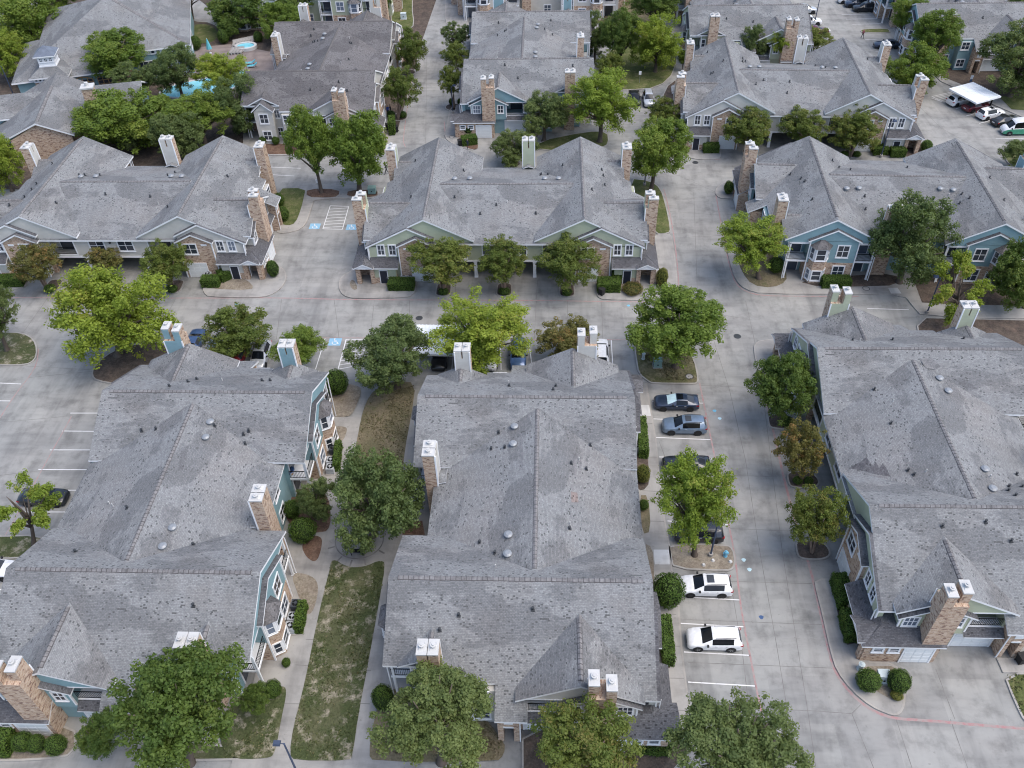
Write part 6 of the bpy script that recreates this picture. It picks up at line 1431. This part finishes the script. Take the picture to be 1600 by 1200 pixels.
box_unit('transformer_box', (582, 302), 1.1, 1.0, 0.9, 'utility_green', 'dark green transformer box behind the central green roof'); box_unit('transformer_box', (631, 30), 1.1, 0.9, 1.1, 'utility_pale', 'pale utility box at the far street corner'); box_unit('transformer_box', (607, 597), 0.8, 0.7, 0.6, 'utility_pale', 'low pale utility box under the live oak at the brown lawn')
def bollard(name, c, r, h, mat, label, cat):
    x, y = at(*c); t = tag(empty(name, (x, y, 0.1)), label, cat)
    mesh_part('body', t, lambda mb: (mb.cyl((0, 0), r*1.3, 0, 0.08, 12), mb.cyl((0, 0), r, 0.08, h*0.8, 12)), [mat])
    mesh_part('cap', t, lambda mb: (mb.cyl((0, 0), r*1.25, h*0.8, h*0.86, 12), mb.cyl((0, 0), r*1.1, h*0.86, h, 12, 0, r*0.4)), [mat])
    if cat == 'hydrant':
        for sg in (1, -1): mesh_part('outlet', t, lambda mb: mb.box(sg*r, sg*(r+0.1), -0.08, 0.08, h*0.5, h*0.68), [mat])
bollard('fire_hydrant', (1133, 870), 0.15, 0.8, 'hydrant_blue', 'blue hydrant on the bare dirt island', 'hydrant')
bollard('marker_post', (1005, 562), 0.17, 1.0, 'utility_pale', 'pale round utility post on the island under the round tree', 'post')
bollard('marker_post', (1343, 1046), 0.22, 0.9, 'utility_pale', 'white round utility post beside the clipped bush at the right front building', 'post')
def manhole(c, r, label, mat='vent_dark'):
    x, y = at(*c); t = tag(empty('manhole_cover', (x, y, 0.0)), label, 'manhole')
    mesh_part('rim', t, lambda mb: strip(mb, [(r*math.cos(a), r*math.sin(a)) for a in np.linspace(0, 2*math.pi, 25)[:-1]], 0.09, 0, KH*0+0.012, closed=True), ['vent_dark'])
    mesh_part('lid', t, lambda mb: mb.poly([(r*0.93*math.cos(a), r*0.93*math.sin(a), 0.010) for a in np.linspace(0, 2*math.pi, 25)[:-1]]), [mat]); return t
manhole((1152, 525.5), 0.4, 'dark manhole cover in the street crossing'); manhole((655, 497), 0.4, 'dark manhole cover in the main drive'); manhole((1086.5, 254), 0.42, 'dark manhole cover in the back cross street')
for c, l in (((1077, 589.5), 'pale round cover on the island under the round tree'), ((1008.5, 462.5), 'round cover on the walk before the central porch'), ((2, 458), 'round cover on the walk at the left edge'), ((1353, 452), 'round cover on the walk before the blue-teal building'), ((706, 215), 'round cover on the walk by the lone teal building')):
    m_ = manhole(c, 0.42, l, 'kerb'); m_.location.z = KH
# courtyard seats
def seat(c, rz, label):
    x, y = at(*c); t = tag(empty('metal_bench', (x, y, KH), rz), label, 'bench')
    for k in range(4): mesh_part('slat', t, lambda mb: mb.box(-0.65, 0.65, -0.2+k*0.11, -0.12+k*0.11, 0.42, 0.45), ['black_metal'])
    for k in range(3): mesh_part('slat', t, lambda mb: mb.box(-0.65, 0.65, 0.24+k*0.02, 0.27+k*0.02, 0.52+k*0.13, 0.61+k*0.13), ['black_metal'])
    for a in (-0.6, 0.6):
        for b in (-0.18, 0.22): mesh_part('leg', t, lambda mb: mb.box(a-0.03, a+0.03, b-0.03, b+0.03, 0, 0.43), ['black_metal'])
        mesh_part('armrest', t, lambda mb: mb.box(a-0.03, a+0.03, -0.2, 0.28, 0.62, 0.66), ['black_metal'])
seat((560, 866), R(180), 'black metal bench at the south rim of the round courtyard seating'); seat((573, 861), R(225), 'second black metal bench right of the first under the courtyard oak')
def bin_(c, rz, label):
    x, y = at(*c); t = tag(empty('waste_bin', (x, y, 0.0), rz), label, 'bin')
    mesh_part('body', t, lambda mb: mb.prism([(-.25, -.28, .1), (.25, -.28, .1), (.25, .28, .1), (-.25, .28, .1)], [(-.3, -.34, 1.0), (.3, -.34, 1.0), (.3, .34, 1.0), (-.3, .34, 1.0)]), ['plastic_black'])
    mesh_part('lid', t, lambda mb: mb.box(-.32, .32, -.36, .38, 1.0, 1.08), ['plastic_black'])
    for sg in (1, -1): mesh_part('wheel', t, lambda mb: mb.tube([(sg*.26, .28, .1), (sg*.32, .28, .1)], [0.1, 0.1], 10), ['tyre'])
bin_((606, 203), 0.3, 'black wheeled bin left of the tall narrow hedge'); bin_((620, 206), 0.1, 'black wheeled bin right of the tall narrow hedge'); bin_((1592, 1035), 0.2, 'dark wheeled bin at the right porch'); bin_((940, 461), 0.8, 'black bag-like bin on the kerb before the central hedge')
bin_((719, 228), 0.4, 'bin beside the dark hedge by the lone teal garage')
def signpost(c, label, mat='trim'):
    x, y = at(*c); t = tag(empty('sign_post', (x, y, 0.1)), label, 'sign')
    mesh_part('pole', t, lambda mb: mb.cyl((0, 0), 0.03, 0, 2.1, 8), ['vent_grey']); mesh_part('panel', t, lambda mb: mb.box(-0.22, 0.22, -0.05, -0.02, 1.45, 2.1), [mat]); return t
signpost((499, 300), 'white sign on a post before the tall dark green tree'); s_ = signpost((558, 300), 'white sign on a post before the tall light green tree')
t_ = signpost((1513, 137), 'white and blue accessible parking sign behind the small canopy'); mesh_part('lower_panel', t_, lambda mb: mb.box(-0.2, 0.2, -0.055, -0.025, 0.95, 1.4), ['paint_blue']); signpost((999, 130), 'small white sign in the back court lawn')
# porch and balcony clutter
x_, y_ = at(452, 738, 3.2)
pt = tag(empty('papasan_chair', (x_, y_, 2.97)), 'round blue cushioned chair on the courtyard balcony', 'chair')
mesh_part('cushion', pt, lambda mb: (mb.cyl((0, 0), 0.3, 0.35, 0.55, 18, 0, 0.58), mb.cyl((0, 0), 0.58, 0.55, 0.62, 18, 0, 0.5)), ['paint_blue']); mesh_part('base', pt, lambda mb: mb.cyl((0, 0), 0.35, 0, 0.36, 12, 0, 0.25), ['wood'])
# marks sprayed on the concrete and scraps
for c, m_ in (((1116.5, 642), 'hydrant_blue'), ((1124.5, 654), 'sunshade'), ((1189.5, 964.5), 'paint_blue'), ((1162, 875), 'sunshade'), ((1171, 890), 'sunshade'), ((982, 477.5), 'hydrant_blue'), ((370, 475), 'hydrant_blue')):
    x, y = at(*c); mb = MB(); mb.poly([(x+0.2*math.cos(a)*(1+.2*math.sin(3*a)), y+0.2*math.sin(a), 0.009) for a in np.linspace(0, 6.28, 13)[:-1]]); obj('paint_mark', mb.mesh('paint_mark', [m_]), road)
for c, lb_ in (((1113.5, 877), 'pale stone nearest the lamp on the bare dirt island'), ((1141, 879), 'pale stone below the blue hydrant on the dirt island'), ((1099, 884), 'small pale stone at the south kerb of the dirt island')):
    x, y = at(*c); mb = MB(); mb.cyl((x, y), 0.2, 0.1, 0.28, 7, 0, 0.12); tag(obj('stone', mb.mesh('stone', ['new_concrete'])), lb_, 'stone', 'stones on the dirt island')

# ------------------------------------------------------------------ people
plain('skin', (0.32, 0.19, 0.13), 0.6, 0.05); plain('cloth_dark', (0.02, 0.021, 0.026), 0.85, 0.1); plain('cloth_blue', (0.05, 0.12, 0.42), 0.85, 0.1); plain('hair', (0.015, 0.011, 0.009), 0.7, 0.1); plain('cloth_pink', (0.45, 0.2, 0.22), 0.85, 0.1)
def person(c, rz, label, top, legs, stride=0.28, reach=0.0):
    x, y = at(*c)
    V_ = [(0, 0, .95), (0, 0, 1.15), (.02, 0, 1.38), (.03, 0, 1.50), (.05, 0, 1.66), (.05, 0, 1.76), (0, .19, 1.42), (-.06-reach*.3, .25, 1.14), (.08+reach, .24, .95), (.12+reach, .24, .86), (0, -.19, 1.42), (.04, -.25, 1.14), (.20, -.22, .97), (.26, -.22, .89),
          (0, .09, .90), (stride*.6, .10, .50), (stride*.9, .10, .09), (stride*.9+.17, .10, .04), (0, -.09, .90), (-stride*.3, -.10, .50), (-stride*1.3, -.10, .11), (-stride*1.3+.15, -.10, .05)]
    E_ = [(0, 1), (1, 2), (2, 3), (3, 4), (4, 5), (2, 6), (6, 7), (7, 8), (8, 9), (2, 10), (10, 11), (11, 12), (12, 13), (0, 14), (14, 15), (15, 16), (16, 17), (0, 18), (18, 19), (19, 20), (20, 21)]
    rad = [.15, .13, .15, .06, .10, .075, .065, .045, .035, .04, .065, .045, .035, .04, .09, .06, .042, .035, .09, .06, .042, .035]
    me = bpy.data.meshes.new('body'); me.from_pydata(V_, E_, []); o = tag(obj('person', me, None, (x, y, 0.0), rz), label, 'person')
    md = o.modifiers.new('skin', 'SKIN')
    for k, s in enumerate(me.skin_vertices[0].data): s.radius = (rad[k], rad[k]); s.use_root = (k == 0)
    sb = o.modifiers.new('sub', 'SUBSURF'); sb.levels = 1; sb.render_levels = 2
    m, nt, b = newmat('person_'+str(int(abs(x*10))))
    z = N(nt, 'ShaderNodeSeparateXYZ'); L(nt, N(nt, 'ShaderNodeTexCoord').outputs['Object'], z.inputs[0])
    mr = N(nt, 'ShaderNodeMapRange', p1=0.0, p2=2.0); L(nt, z.outputs[2], mr.inputs[0])
    rp = N(nt, 'ShaderNodeValToRGB'); rp.color_ramp.interpolation = 'CONSTANT'
    e = rp.color_ramp.elements; e[0].position = 0; e[0].color = (0.02, 0.02, 0.02, 1); e[1].position = 0.05; e[1].color = col(legs)
    for p_, c_ in ((0.48, top), (0.755, (0.32, 0.19, 0.13)), (0.865, (0.02, 0.014, 0.01))): q = e.new(p_); q.color = col(c_)
    L(nt, mr.outputs[0], rp.inputs[0]); L(nt, rp.outputs[0], b.inputs['Base Color']); b.inputs['Roughness'].default_value = 0.8
    me.materials.append(m)
person((604.5, 272), R(190), 'person in dark clothes walking beside the central green building', (0.02, 0.022, 0.028), (0.015, 0.016, 0.02), 0.3)
person((607, 180), R(-60), 'person in a blue top standing by the tree near the dark roof street', (0.05, 0.10, 0.38), (0.03, 0.03, 0.04), 0.08)
person((611, 178), R(200), 'person in dark clothes behind the one in blue by the dark roof street', (0.03, 0.03, 0.035), (0.02, 0.02, 0.025), 0.1)
person((1347, 60), R(100), 'person in a reddish top walking in the far car park', (0.28, 0.10, 0.11), (0.03, 0.03, 0.04), 0.25)
person((731, 233), R(30), 'person in dark clothes crouched by the bed near the lone teal garage', (0.02, 0.03, 0.05), (0.03, 0.03, 0.04), 0.1)
